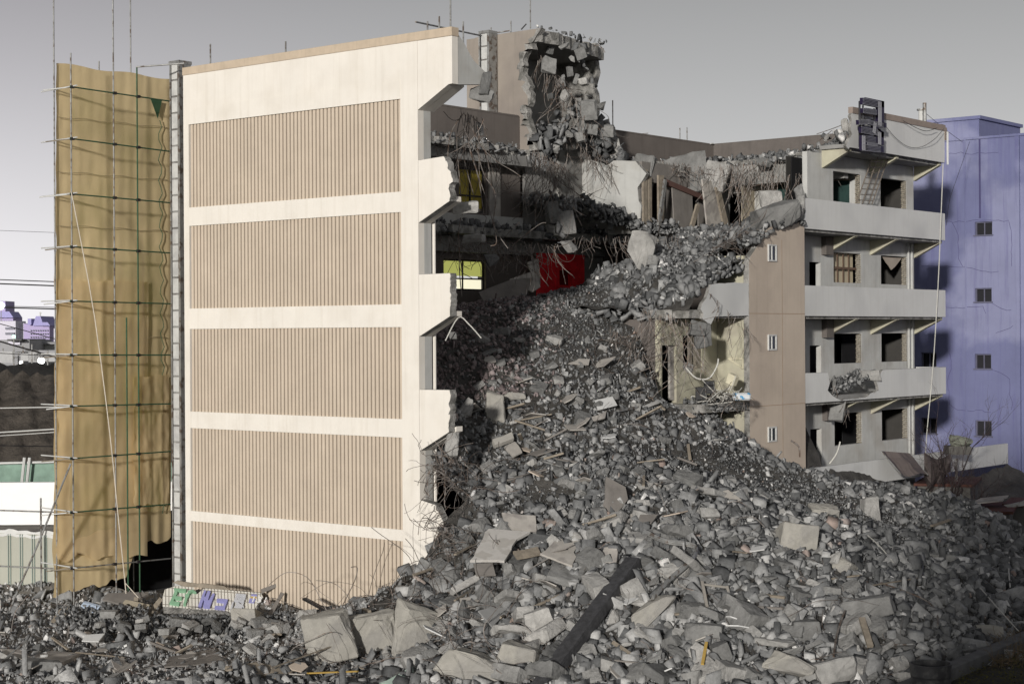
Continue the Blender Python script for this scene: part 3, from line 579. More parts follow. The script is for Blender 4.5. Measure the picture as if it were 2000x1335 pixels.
mb = MB(); mb.prism([on_x(a, b, XN-.15) for a, b in tr], (-.03, 0, 0)); part('torn_ceiling_flap', mb, mat('torn_tan_sheet', (.36, .31, .26)), B, 'torn tan sheet hanging in a window')
for k in (0, 1):
    mb = MB(); mb.box(XN-.5, XN-.44, dy[0]-.2, dy[1]-.18, SL[k]+.02, SL[k]+2.3); part('corridor_door', mb, mat('brown_door', (.10, .085, .075)), B, 'half open dark brown balcony door')
# parapets
def parapet(y0, y1, zt, zb, name='balcony_parapet', lab=None, prof=None, parent=B):
    mb = MB()
    if prof is None: mb.box(-.14, 0, y0, y1, zb, zt)
    else: mb.prism([Vector((0, p.y, p.z)) for p in prof], (-.14, 0, 0), 0, side=1)
    return part(name, mb, [WHITE, BROKEN], parent, lab, bevel=.01)
PH = 1.262
parapet(YL, YR, PT[3], PT[3]-PH, lab='white fourth floor balcony parapet with rust streaks')
parapet(YL, YR, PT[2], PT[2]-PH, lab='white third floor balcony parapet with a bright patch')
gp = [(1571, 728), (1617, 727), (1619, 736), (1621, 748), (1617, 762), (1626, 772), (1640, 780), (1668, 778), (1690, 775), (1704, 766), (1716, 762), (1712, 745), (1718, 732), (1724, 722)]
gpw = [on_x(a, b, 0) for a, b in gp]; gpw[0].z = PT[1]; gpw[0].y = YL
prof = [gpw[0], gpw[1]] + jag(gpw[1:], .04, .18, 21)[1:-1] + [Vector((0, gpw[-1].y, PT[1])), Vector((0, YR, PT[1])), Vector((0, YR, PT[1]-PH)), Vector((0, YL, PT[1]-PH))]
parapet(0, 0, 0, 0, lab='white second floor balcony parapet with a smashed gap', prof=prof)
parapet(YL-.2, YR+7, PT[0]-.35, PT[0]-PH-.1, lab='dirty lower parapet half buried in rubble')
for k in range(4):
    mb = MB(); mb.box(-.14, XN, YR-.14, YR+.004, PT[k]-PH, PT[k]-.003) if k else None
    mb2 = MB(); mb2.box(XN+.002, -.142, YR-.14, YR-.002, PT[k]-PH+.01, PT[k]-.004)
    if k: part('balcony_end_wall', mb2, WHITE, B)
    mb = MB(); mb.box(XN+.003, -.143, YL, YR-.15, PT[k]-PH+.004, SL[k]+.04); part('balcony_floor', mb, DKCONC, B)
# roof parapet over the balconies
rp = [(1660, 296), (1652, 285), (1658, 272), (1664, 262), (1661, 248), (1664, 236), (1661, 226), (1664, 217)]
rpw = [on_x(a, b, 0) for a, b in rp]; zb = 17.78
prof = [Vector((0, rpw[0].y, zb))] + jag(rpw, .05, .15, 31)[1:] ; prof = prof + [Vector((0, rpw[-1].y, ZR-.26)), Vector((0, YR, ZR-.26)), Vector((0, YR, zb))]
prof = [p for p in prof if p.z <= ZR-.2]
parapet(0, 0, 0, 0, name='roof_parapet', lab='pale roof parapet with brown coping at the right end', prof=prof)
mb = MB(); mb.box(-.18, .04, rpw[-1].y, YR+.03, ZR-.27, ZR+.0); mb.box(-.2, .03, YR-.02, YR+.2, ZR-.7, ZR-.1); part('parapet_coping', mb, mat('brown_coping', (.27, .22, .19)), B, 'dull brown coping of the right roof parapet')
mb = MB(); mb.box(XN+.003, -.143, rpw[0].y, YR-.002, zb+.005, 17.95); part('balcony_floor', mb, DKCONC, B)
# brackets
def bracket(y, k, th=.26, dead=False):
    zt = [3.34, 6.93, 10.53, 14.13, 17.775][k]; mb = MB()
    mb.prism([Vector((XN+.002, y, zt)), Vector((XN+.002, y, zt-.78)), Vector((-.16, y, zt-.12)), Vector((-.16, y, zt))], (0, th, 0), 0)
    return part('sloping_bracket', mb, [YELLOWW], B)
yb = [on_x(1618, 470, XN).y, on_x(1699, 480, XN).y, YR-.28]
for k in (1, 2, 3, 4):
    for j, y in enumerate(yb if k < 4 else [on_x(1605, 350, XN).y, on_x(1699, 340, XN).y, YR-.28]):
        bracket(y, k)
    if k < 4:
        mb = MB(); mb.box(XN+.001, XN+.25, on_x(1604, 470, XN).y, yb[0]-.003, SL[k]-1.12, SL[k]-.34); part('bracket_pier', mb, DKBROWN, B)
# projecting stair shaft flush with the balconies
T0, T1 = on_x(1463, 700, 0).y, YL-.02
te = [(1463, 520), (1466, 500), (1478, 482), (1484, 468), (1492, 455), (1500, 446), (1520, 437), (1545, 432), (1568, 436)]
tw = [on_x(a, b, .02) for a, b in te]; tw[-1].y = T1
jj = flat(jag(tw, .07, .2, 41), x=.02)
mb = MB(); hol = []
pts = [Vector((.02, T0, 0)), Vector((.02, T0, tw[0].z))] + jj[1:-1] + [Vector((.02, T1, tw[-1].z)), Vector((.02, T1, 0))]
mb.prism(pts, (-.25, 0, 0), 0, side=1); part('shaft_wall', mb, [PEACH, BROKEN], B, 'peach painted shaft wall with three tiny windows')
mb = MB(); mb.box(XN, -.24, T0, T0+.2, 0, 12.9); part('shaft_side_wall', mb, YELLOWW, B, 'yellowish side wall of the exposed alcove')
mb = MB(); mb.box(XN-1, -.24, T1-.2, T1-.002, 0, 12.6); mb.box(XN-.24, XN, T0+.21, T1-.21, 0, 12.4); part('shaft_side_wall', mb, PEACH, B)
mb = MB()
for z in (PT[2]-1.19, PT[1]-1.25): mb.box(.021, .027, T0+.01, T1-.01, z, z+.03)
mb.box(.0205, .0235, T0+2.5, T0+2.54, 0, 13.6); part('shaft_joint', mb, mat('peach_shadow_joint', (.36, .27, .2)), B)
for k, (a, b) in enumerate(((478, 510), (653, 684), (832, 863))):
    p, q = on_x(1499.5, b, .03), on_x(1515.5, a, .03); s = .055; y0, y1, z0, z1 = p.y, q.y, p.z, q.z
    f = MB(); f.box(.024, .08, y0, y0+s, z0, z1); f.box(.024, .08, y1-s, y1, z0, z1); f.box(.024, .08, y0+s, y1-s, z0, z0+s); f.box(.024, .08, y0+s, y1-s, z1-s, z1); ym = y0+.45*(y1-y0); f.box(.026, .07, ym-.03, ym+.03, z0+s, z1-s)
    fo = part('window_frame', f, ALU, B); g = MB(); g.box(.022, .034, y0+s, y1-s, z0+s, z1-s); g.build('window_pane', GLASS, fo)
# short parapet piece left of the shaft
pp = [(1463, 553), (1440, 552), (1410, 553), (1388, 556), (1384, 570), (1380, 582), (1372, 592), (1368, 604), (1374, 612), (1372, 622), (1382, 630), (1387, 636), (1396, 618)]
pw_ = [on_x(a, b, 0) for a, b in pp]; zb_ = PT[2]-PH
prof = [Vector((0, T0-.004, zb_)), Vector((0, T0-.004, pw_[0].z))] + jag(pw_[1:], .04, .2, 51)
mb = MB(); mb.prism([Vector((0, p.y, p.z)) for p in prof], (-.14, 0, 0), 0, side=1); part('balcony_parapet', mb, [WHITE, BROKEN], B, 'cracked white parapet stub left of the peach shaft')
# wall with door and window below it
y13 = WX(1290, 700)[0]
dh = (WX(1293, 700)[0], WX(1321, 700)[0], 7.2, WX(1305, 674)[1]); wh = (WX(1334, 700)[0], WX(1371, 700)[0], WX(1350, 719)[1], WX(1350, 655)[1])
mb = MB(); wallgrid(mb, 'x', XN-.24, XN, y13, T0, 3.6, 10.42, [dh, wh]); part('corridor_wall', mb, [YELLOWW], B, 'cream corridor wall with a black doorway above the rubble')
mb = MB(); mb.box(-3.6, XN-.245, y13, y13+.2, 3.6, 10.4); part('cross_wall', mb, DKBROWN, B)
mb = MB(); mb.box(XN-.2, XN-.12, wh[0]+.9*(wh[1]-wh[0])*.5, wh[0]+.62*(wh[1]-wh[0]), wh[2], wh[3]); mb.box(XN-.235, XN-.05, wh[1]-.32, wh[1]-.001, wh[2]+.01, wh[3]-.01); part('brick_jamb', mb, BRICK, B)
mb = MB(); mb.box(XN-.9, XN-.8, y13+.3, T0-.2, 7.2, 10.3); part('added_dark_screen', mb, BLACK, B)  # black board added in place of the shade behind door and window
mb = MB(); mb.box(XN-.2, XN-.1, dh[1]-.28, dh[1]-.02, 7.3, dh[3]-.01); part('door_leaf', mb, BOARD, B)
mb = MB(); mb.tube([Vector((-.9, 29.5, 3)), Vector((-.9, 29.5, 3.1))], .02, 5)
for xx, yy in ((XN+.12, YR-.75), (XN+.12, YR-1.1)):
    mb = MB(); mb.tube([(xx, yy, 3.4), (xx, yy, 14.0)], .06, 8); part('drain_pipe', mb, WALLW, B)
# vertical corner pipes at the far right of the roof parapet
mb = MB(); mb.tube([(.09, YR+.12, 17.7), (.09, YR+.12, ZR-.3)], .05, 6); part('corner_pipe', mb, ALU, B)
# ------------------------------------------------------------------ loose rubble (uncountable) ---------------------------------
def project(P):      # n x 3 -> px, py, depth
    X = P-np.array(CAM); d = X@np.array(FWD); u = F*(X@np.array(RT))/d; v = -F*X[:, 2]/d; c, s = math.cos(ROLL), math.sin(ROLL)
    return 1000+c*u-s*v, CY+s*u+c*v, d
def blob(px, py, cx, cy, rx, ry, a=0):
    ca, sa = math.cos(R(a)), math.sin(R(a)); dx, dy = px-cx, py-cy
    return np.exp(-(((dx*ca+dy*sa)/rx)**2+((-dx*sa+dy*ca)/ry)**2))
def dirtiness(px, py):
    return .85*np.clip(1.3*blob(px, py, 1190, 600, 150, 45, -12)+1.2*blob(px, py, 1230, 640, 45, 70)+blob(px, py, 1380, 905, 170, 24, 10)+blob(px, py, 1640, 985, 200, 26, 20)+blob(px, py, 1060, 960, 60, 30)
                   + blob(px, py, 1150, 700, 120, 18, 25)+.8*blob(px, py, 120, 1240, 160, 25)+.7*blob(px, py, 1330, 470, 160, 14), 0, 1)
def spots(n, x0, x1, y0, y1):
    x = RNG.uniform(x0, x1, n); y = RNG.uniform(y0, y1, n); z = H(x, y)
    ok = ~((x < .35) & (y > -.35) & (y < .55))
    ok &= ~((x < XB+.3) & (y > -.2))
    ok &= ~((x > -1.9) & (x < .45) & (y > T0-.1) & (y < T1+.3))          # shaft
    ok &= ~((x < .3) & (y > YL-.3)) & ~((x < -.1) & (y > 17) & (z < 10))
    ok &= ~((x > XN-.4) & (x < XN+.1) & (y > 13) & (y < 22))
    P = np.stack([x, y, z], 1)[ok]; px, py, d = project(P)
    k = (px > -420) & (px < 2420) & (py < 1480) & (d > 40); return P[k], px[k], py[k], d[k]
items = []; dark_items = []
def put(P, s, lib, t, tilt=math.pi, sink=.15, dark=False):
    k = int(RNG.integers(len(lib))); p = P.copy(); p[2] += s*(RNG.uniform(-.05, .3)-sink*.3)
    (dark_items if dark else items).append((lib, k, p, s, rotm(tilt), t))
P, px, py, d = spots(82000, -24, 27, -15, 25); dz = dirtiness(px, py); fl = (P[:, 0] < -.2) & (P[:, 1] < 0)
outside = (P[:, 2] < .15) & (P[:, 0] > 6)
u = RNG.uniform(0, 1, len(P)); keep = (u > .82*dz) & ~(outside & (u < .7)); near = np.clip((py-900)/300, 0, 1)
for i in np.nonzero(keep)[0]:
    s = .08+.12*RNG.random()**1.5+.03*near[i]
    lib = ROCKS if RNG.random() < (.5 if fl[i] else .86) else (SLABS if RNG.random() < .6 else STICKS)
    if lib is not ROCKS: s *= 1.9
    t = RNG.beta(2.2, 2.0)*.93
    if fl[i]: t = .50+.44*RNG.random(); s *= .7
    if RNG.random() < (.09 if fl[i] else .018): t = RNG.uniform(.94, 1)
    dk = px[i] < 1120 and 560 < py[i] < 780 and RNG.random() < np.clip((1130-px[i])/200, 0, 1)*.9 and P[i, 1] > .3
    put(P[i], s, lib, t, dark=dk)
P, px, py, d = spots(190000, -13, 27, -10, 24); dz = dirtiness(px, py); u = RNG.uniform(0, 1, len(P)); fl = (P[:, 0] < -.2) & (P[:, 1] < 0)
outside = (P[:, 2] < .15) & (P[:, 0] > 6)
for i in np.nonzero((u < .13+.75*np.clip(dz, 0, 1)) & ~outside & ~fl)[0]:
    s = .03+.08*RNG.random()**1.6; t = RNG.beta(1.6, 2.6)*.93
    if RNG.random() < .03: t = RNG.uniform(.9, 1)
    put(P[i], s, ROCKS, t, sink=0)
P, px, py, d = spots(42000, -24, 27, -15, 25); dz = dirtiness(px, py); fl = (P[:, 0] < -.2) & (P[:, 1] < 0); near = np.clip((py-820)/300, 0, 1)
outside = (P[:, 2] < .15) & (P[:, 0] > 6)
u = RNG.uniform(0, 1, len(P)); keep = (u > 1.5*dz) & ~(outside & (u < .8)) & ~(fl & (u < .90))
for i in np.nonzero(keep)[0]:
    s = (.20+.40*RNG.random()**2.2+.22*near[i]*RNG.random())*float(np.clip((py[i]-520)/430, .5, 1))
    lib = ROCKS if RNG.random() < (.55 if fl[i] else .88) else (SLABS if RNG.random() < .65 else STICKS)
    if lib is ROCKS and RNG.random() < .3: lib = BRICKS
    if lib is SLABS: s *= 1.5
    if lib is STICKS: s *= 2.4
    t = RNG.beta(2.6, 1.9)*.93
    if fl[i]: t = .45+.48*RNG.random()
    if RNG.random() < .02: t = RNG.uniform(.94, 1)
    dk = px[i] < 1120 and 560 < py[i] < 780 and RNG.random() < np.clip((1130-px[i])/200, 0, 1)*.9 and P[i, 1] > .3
    put(P[i], s, lib, t, sink=.8, dark=dk)
# rubble lying on the torn floors and on the balcony
def litter(n, poly, z, smin, smax, lib=ROCKS, zr=.25, dark=False, heap=None):
    xs = [p[0] for p in poly]; ys = [p[1] for p in poly]; c = 0
    while c < n:
        x, y = RNG.uniform(min(xs), max(xs)), RNG.uniform(min(ys), max(ys)); ins = False
        for i in range(len(poly)):
            a, b = poly[i], poly[i-1]
            if (a[1] > y) != (b[1] > y) and x < (b[0]-a[0])*(y-a[1])/(b[1]-a[1])+a[0]: ins = not ins
        if not ins: continue
        zz = z + RNG.random()**2*zr + (heap(x, y) if heap else 0)
        put(np.array([x, y, zz]), RNG.uniform(smin, smax), lib if RNG.random() < .85 else STICKS, RNG.beta(2.2, 2)*.93 if RNG.random() > .03 else .98, dark=dark); c += 1
edge3 = [(-9.8, .6), (-10.3, 7), (-10.8, 11.4), (-11.6, 16), (-11.5, 21), (-10.8, 23.0), (-8.2, 25.0), (-5, 24.0), (-1.9, 22.0), (-.3, 22.1)]
litter(420, [(x-.9, y+.3) for x, y in edge3[::-1]]+[(x+.15, y) for x, y in edge3], 14.36, .08, .42, lib=BRICKS, zr=.25)
litter(260, [(-9.0, 23.4), (-3, 22.6), (-1.8, 22.2), (-1.8, 24.5), (-6, 27.5), (-9, 28)], 14.36, .08, .3)
litter(500, [(-11.8, 18), (-8.9, 22.9), (-11.8, 22.9), (-12.4, 19)], 14.4, .1, .4, heap=lambda x, y: max(0, 1.4-.45*abs(x+11.8)))
litter(900, [(-11.9, 18.6), (-8.6, 22.8), (-7.9, 24.8), (-10.4, 22.9), (-12, 20)], 14.4, .08, .34, heap=lambda x, y: max(0, 1.2-.35*(x+12)), zr=.5)
litter(500, [(-11.2, 1), (-12.4, 1), (-12.4, 18), (-11.9, 18)], 17.97, .08, .3)
rf = [(-12.2, 24.9), (-11, 25.8), (-9.4, 28.9), (-6.4, 28.9), (-2.6, 27.3), (-.35, 26.4)]
litter(300, [(x, y+.9) for x, y in rf[::-1]]+[(x, y) for x, y in rf], 17.97, .1, .4, zr=.15)
litter(60, [(-2, 26.9), (-.3, 26.0), (-.2, 27.0), (-2, 27.8)], 18.0, .15, .45, zr=.5)
def zU(x, y): return 10.78 + np.clip((y-(13.5-.55*(x+1)*(x < -1)))/.9, 0, 1)*.85 + .40*np.maximum(0, y-14.6)*np.clip((x+10)/5, .25, 1)
ux_ = np.arange(-9, .01, .25); uy_ = np.arange(13.5, 22.3, .25); UXm, UYm = np.meshgrid(ux_, uy_); fz = zU(UXm.ravel(), UYm.ravel()); fz = np.minimum(fz+fbm(UXm.ravel(), UYm.ravel(), .9)*.25, 14.1)
ub = MB(); nxu = len(ux_); ub.v = [(a-.12, b, c) for a, b, c in zip(UXm.ravel(), UYm.ravel(), fz)]
ub.f = [(j*nxu+i, j*nxu+i+1, (j+1)*nxu+i+1, (j+1)*nxu+i) for j in range(len(uy_)-1) for i in range(nxu-1) if not (ux_[i] > XN-.5 and uy_[j] > T0-.3)]; ub.mi = [0]*len(ub.f)
tag(ub.build('upper_rubble_slope', SOIL, smooth=True), kind='structure')
hU = lambda x, y: float(min(zU(np.array(x), np.array(y)), 14.1))
litter(3600, [(-8.8, 18.5), (-6, 16.0), (-3.5, 13.9), (-.2, 13.8), (-.2, T0-.1), (-1.9, T0), (-1.9, 21.8), (-6, 22), (-8.8, 22)], 0, .07, .26, heap=hU, zr=.16)
litter(260, [(-8.8, 18.5), (-6, 16.0), (-3.5, 13.9), (-.2, 13.8), (-.2, T0-.1), (-1.9, T0), (-1.9, 21.8), (-6, 22), (-8.8, 22)], 0, .3, .6, heap=hU, zr=.1)
litter(300, [(-8.8, 18.5), (-6, 16.0), (-3.5, 13.6), (-.2, 13.7), (-.2, 15), (-4, 15), (-8, 19)], 0, .2, .6, heap=hU, zr=.25)
litter(120, [(-.6, 13.9), (-.1, 14.1), (-.1, T0-.1), (-.6, T0-.1)], 11.5, .12, .4, heap=lambda x, y: .25*(y-14), zr=.4)
litter(240, [(-1.3, 14.7), (-.2, 15.1), (-.2, T0-.1), (-1.3, T0-.1)], 7.2, .06, .22)
yg = [on_x(1622, 740, -.1).y, on_x(1712, 740, -.1).y]
litter(420, [(-1.3, yg[0]), (-.16, yg[0]), (-.05, yg[1]), (-1.3, yg[1]+.3)], 7.05, .06, .26, heap=lambda x, y: .1+.75*max(0, (y-yg[0])/(yg[1]-yg[0])))
tw_top = [(T0-.6, 13.2), (T0+1, 13.9), (T0+2.2, 14.3), (T1-.4, 14.2)]
litter(160, [(-.5, T0-.1), (.25, T0-.1), (.2, T1-.2), (-.5, T1-.2)], 13.2, .12, .4, heap=lambda x, y: min(1.1, .42*(y-T0)), zr=.35)
litter(160, [(-12.4, 19.6), (-11.6, 19.6), (-11.4, 24.8), (-12.4, 24.8)], 18.92, .08, .35)
litter(30, [(-12.6, 19.6), (-12.1, 19.3), (-12.1, 25.0), (-12.6, 25.2)], 23.5, .08, .25, zr=.05)
stones_mesh('loose_rubble', items, STONE, 'grey broken concrete and brick rubble spilling down the heap', 'stuff')
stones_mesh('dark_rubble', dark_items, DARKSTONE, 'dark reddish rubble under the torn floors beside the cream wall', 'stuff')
# ------------------------------------------------------------------ single chunks ---------------------------------
def hires_rock(seed, sq=(1, .8, .6), n=12, sub=3, amp=.045):
    rr = random.Random(seed); V, Fc = (rock_verts(rr, n, sq) if seed % 3 == 0 else block_verts(rr, sq, rr.uniform(.2, .45))); bm = bmesh.new()
    vs = [bm.verts.new(v) for v in V]; [bm.faces.new([vs[i] for i in f]) for f in Fc]
    bmesh.ops.bevel(bm, geom=bm.edges[:], offset=.02, segments=1, affect='EDGES', profile=.5)
    bmesh.ops.triangulate(bm, faces=bm.faces); bmesh.ops.subdivide_edges(bm, edges=bm.edges[:], cuts=2, use_grid_fill=True)
    if sub > 2: bmesh.ops.triangulate(bm, faces=bm.faces)
    bm.normal_update()
    for v in bm.verts:
        o = Vector((seed*3.1, 0, 0)); v.co += v.normal*(amp*.55*noise.fractal(v.co*3.2+o, 1, 2, 4)+amp*.5*noise.fractal(v.co*11+o, 1, 2, 3))
    me = bpy.data.meshes.new('concrete_chunk'); bm.to_mesh(me); bm.free(); me.materials.append(CHUNK); return me
CH = [hires_rock(i, (1, random.uniform(.6, .95), random.uniform(.4, .8))) for i in range(14)]
CHS = [hires_rock(40+i, (1, random.uniform(.6, .9), random.uniform(.12, .28)), amp=.03) for i in range(6)]
def chunk(me, p, s, rot, label, name='concrete_chunk', cat='concrete chunk', group=None, mat_=None, sc3=None):
    o = bpy.data.objects.new(name, me); C.objects.link(o); o.location = p; o.scale = sc3 or (s, s, s); o.rotation_euler = rot
    tag(o, label, cat, group); return o
def at_heap(px, py, lift=0.0):
    r = ray(px, py)
    for k in range(600):
        t = 42+k*.06; q = CAM+r*t
        if q.z <= max(float(H(q.x, q.y)), 0)+lift: return q
    return on_z(px, py, 0)
taken = []
HERO = [  # px, py, size, (sx,sy,sz), label
 (640,1262,1.6,(1,.8,.95),'big pale rounded boulder of concrete wrapped in thin wires left of the brown slab'),
 (722,1268,1.85,(.95,.4,.95),'large brown faced concrete slab standing on edge, tangled in wires'),
 (818,1255,1.95,(1,.45,.95),'large pointed pinkish grey slab leaning between the wire tangles'),
 (935,1318,2.4,(1,.6,.35),'wide flat slab lying along the bottom edge of the rubble'),
 (1018,1292,1.5,(1,.7,.5),'pale dusty block left of the black steel beam'),
 (1278,1205,1.7,(1,.7,.5),'big beige block with a torn face below the bent channel'),
 (1355,1198,1.1,(1,.5,.4),'curved fluted concrete shard beside the wooden frame'),
 (1555,1062,1.35,(1,.8,.7),'square pale concrete block on the upper right slope'),
 (1470,1110,1.1,(1,.8,.5),'dark veined slab fragment below the square block'),
 (1610,1010,1.0,(1,.8,.6),'bright angular chunk on the ridge of the heap'),
 (1700,1005,1.1,(.6,.5,1),'upright tapered chunk near the right ridge'),
 (1650,1115,1.2,(1,.7,.5),'pale topped chunk with a curved black strip beside it'),
 (1835,1097,1.2,(1,.7,.35),'flat dark grey plate on the right slope'),
 (1695,1192,1.5,(1,.6,.4),'white tiled slab fragment lying face up'),
 (1540,1320,2.0,(1,.7,.5),'pale sculpted block at the bottom right corner of the heap'),
 (1625,1322,1.4,(1,.7,.6),'round dusty chunk beside the sculpted block at the bottom'),
 (968,815,1.5,(.5,.35,1),'tall pale wedge of concrete standing on the slope right of the cream wall'),
 (905,805,.9,(1,.8,.9),'rough grey boulder under the dark overhang beside the cream wall'),
 (1005,778,1.0,(1,.7,.3),'flat grey slab resting above the pale wedge'),
 (1085,670,.7,(1,.8,.6),'lone grey stone in the dark upper debris'),
 (1930,1240,1.1,(1,.6,.5),'pale tiled block near the low kerb'),
 (1375,1245,1.2,(1,.5,.5),'long grey block beside the curved shard'),
 (480,1232,1.15,(.9,.7,1),'square cut concrete block standing in the berm under the tiled sign'),
 (530,1232,1.3,(1,.6,.6),'greenish slab corner in the berm right of the square block'),
 (85,1310,1.3,(1,.6,.4),'low grey slab at the bottom left corner'),
 (420,1215,1.2,(1,.5,.5),'mossy chunk directly below the tiled sign'),
 (600,1210,.8,(1,.8,.9),'pointed chunk at the foot of the ribbed wall'),
 (1050,1220,.9,(1,.8,.8),'rough rounded chunk between the beam and the boards'),
]
for k, (px, py, s, q, lab) in enumerate(HERO):
    p = at_heap(px, py); p.z += s*q[2]*.18; me = hires_rock(100+k, q, n=14, amp=.05)
    rot = (random.uniform(-.3, .3), random.uniform(-.3, .3), -YAW*0+random.uniform(-.4, .4)+YAW)
    nm = 'slab_fragment' if min(q) < .46 else 'concrete_chunk'
    if any(w_ in lab for w_ in ('pale', 'pinkish', 'beige', 'brown', 'wide flat', 'bright', 'square cut')): me.materials.clear(); me.materials.append(PALEROCK)
    chunk(me, p, s, rot, lab, name=nm, cat='slab' if nm[0] == 's' else 'concrete chunk'); taken.append((px, py))
zones = [('grey concrete chunk lying loose on the lower front slope of the heap', 'loose chunks on the lower front slope', (760, 1960, 1090, 1335), 130, .55, 1.15),
         ('grey concrete chunk on the upper slope between cream wall and peach shaft', 'loose chunks on the upper slope', (900, 1440, 640, 940), 62, .40, .70),
         ('medium concrete chunk lying on the broad middle of the heap', 'loose chunks across the middle of the heap', (900, 1900, 940, 1090), 62, .45, .95),
         ('small concrete chunk lying on the flat littered ground in front of the ribbed wall', 'chunks on the flat littered ground', (0, 640, 1215, 1335), 30, .35, .7)]
for lab, grp, (x0, x1, y0, y1), n, s0, s1 in zones:
    c = 0; tries = 0
    while c < n and tries < 4000:
        tries += 1; px, py = random.uniform(x0, x1), random.uniform(y0, y1)
        if py < 640+max(0, (px-1240))*1.15+18 and px > 1200: continue
        if px > 1450 and py < 890+(px-1450)*.34: continue
        if float(dirtiness(np.array([px]), np.array([py]))[0]) > .45: continue
        if any((px-a)**2+((py-b)*1.2)**2 < 26**2 for a, b in taken): continue
        p = at_heap(px, py)
        if p.x < .5 and -.5 < p.y < .9: continue
        if p.x < .6 and T0-.6 < p.y: continue
        taken.append((px, py)); s = s0+(s1-s0)*random.random()**1.8
        me = random.choice(CH) if random.random() < .8 else random.choice(CHS); p.z += s*.12
        chunk(me, p, s*(1.3 if me in CHS else 1), (random.uniform(-.6, .6), random.uniform(-.6, .6), random.uniform(0, 6.3)), lab, group=grp); c += 1
# chunks dangling from bars in the torn stair tower and at slab edges
dangle = [(1075, 95, .5, (.6, .5, .9)), (1103, 90, .6, (1, .5, .4)), (1072, 128, .75, (.9, .5, 1)), (1113, 140, .5, (.5, .4, .9)), (1100, 150, .35, (.5, .4, 1)), (1125, 155, .5, (.4, .3, 1)), (1095, 162, .5, (.8, .5, .9)),
          (1104, 185, .8, (.6, .35, 1)), (1140, 160, .4, (1, .8, .8)), (1135, 105, .5, (1, .5, 1)), (1118, 115, .4, (.6, .5, 1)), (1075, 188, .3, (.9, .6, .8)), (1130, 205, .6, (.5, .4, 1)), (1118, 225, .5, (1, .7, .7)), (1150, 215, .9, (.8, .4, 1)),
          (1096, 238, .4, (1, .6, .6)), (1110, 262, .5, (1, .8, .7)), (1132, 268, .5, (.9, .7, 1)), (1080, 262, .7, (.9, .7, .7)), (1060, 275, .8, (.9, .6, .8)), (1048, 300, .7, (1, .7, .6)), (1150, 250, .9, (1, .5, .7)), (1174, 205, .5, (1, .8, 1)), (1180, 255, 1.0, (1, .5, .6)), (1195, 290, .9, (.9, .5, 1)), (1085, 290, .7, (1, .8, .8)), (1040, 318, .5, (1, .5, .6))]
for k, (px, py, s, q) in enumerate(dangle):
    p = at_d(px, py, 78.5-(.8 if k % 3 else 0) + (0 if px < 1165 else 1.5)); me = hires_rock(200+k, q, n=12, sub=2)
    chunk(me, p, s*1.08, (random.uniform(-.4, .4), random.uniform(-.4, .4), YAW+random.uniform(-.5, .5)), 'grey concrete lump dangling on bent bars in the torn stair tower', group='lumps hanging in the torn stair tower')
solo = [(1247, 492, 1.6, (.8, .5, 1), 70.5, 'big pale lump hanging below the jagged fourth floor slab'), (1275, 510, .5, (.9, .8, .8), 70, 'small lump hanging just right of the big pale lump'),
        (1512, 424, 1.9, (1, .6, .55), 70.6, 'large pale torn mass resting on top of the peach shaft'), (1545, 418, 1.3, (.8, .6, .8), 71.3, 'second pale torn mass at the right corner of the peach shaft top'),
        (1565, 400, .8, (.4, .5, 1), 72, 'narrow leaning fragment beside the white parapet end'), (1505, 390, .9, (1, .5, .8), 74, 'jagged lump hanging in front of the green chalkboard'), (1560, 376, .7, (.6, .5, 1), 73.5, 'rounded lump hanging in front of the pale wall post'),
        (1340, 340, 2.0, (1, .3, .9), 82, 'wide torn plaster flap hanging from the roof beam'), (1398, 345, 1.4, (.8, .35, 1), 81.5, 'folded plaster flap hanging beside the wide one'), (1490, 318, .8, (1, .6, .7), 80, 'broken lump on the roof slab edge'),
        (1255, 350, 2.1, (.5, .4, 1), 79.6, 'thick torn column head above the timber posts'), (1650, 245, .6, (.5, .4, 1), 76.5, 'loose fragment held in the air by bars beside the roof parapet'), (1615, 268, .5, (.6, .5, .8), 77, 'small fragment on the roof edge left of the torn parapet'),
        (1372, 655, .9, (.7, .5, 1), 65.5, 'chunk hanging over the small window of the cream wall'), (1362, 642, .7, (.9, .6, .8), 65.4, 'upper chunk hanging from the cracked parapet stub'), (1347, 716, .6, (.9, .7, .9), 65.6, 'round chunk hanging at the sill of the small window'),
        (1635, 800, .9, (.7, .4, 1), 75.0, 'pale curled fragment hanging below the smashed balcony gap'), (1700, 733, .9, (1, .3, .5), 76.8, 'tilted parapet fragment lying at the right side of the smashed gap'), (1628, 755, .9, (.25, .25, 1), 74.8, 'thin broken post leaning in the smashed gap'),
        (906, 405, .9, (1, .6, .4), 56.8, 'white tiled fragment dangling beside the upper cream parapet'), (948, 165, .8, (.4, .5, 1), 56.0, 'pale fragment clinging below the torn roof parapet'), (943, 182, .8, (1, .6, .7), 56.0, 'rough pale lump below the torn roof parapet'),
        (936, 252, .5, (.5, .4, 1), 60, 'thin slab piece dangling below the roof slab shelf'), (925, 466, .8, (1, .6, .4), 64, 'pale lump on the edge of the fourth floor shelf'), (960, 508, .6, (1, .7, .8), 64.5, 'lump dangling above the pale torn board'), (1078, 415, .9, (.6, .5, 1), 73, 'jagged lump in the knot of hanging bars'),
        (1095, 440, 1.2, (1, .7, .8), 73.5, 'rough mass where the knot of hanging bars meets the floor'), (1110, 480, .8, (1, .9, .7), 72, 'pair of lumps dangling below the floor edge'), (885, 655, .25, (1, .4, 1), 56, 'small white socket box dangling on a cable beside the cream wall'), (882, 868, 1.0, (.4, .4, 1), 55.4, 'slender pale fragment hanging below the lowest cream parapet')]
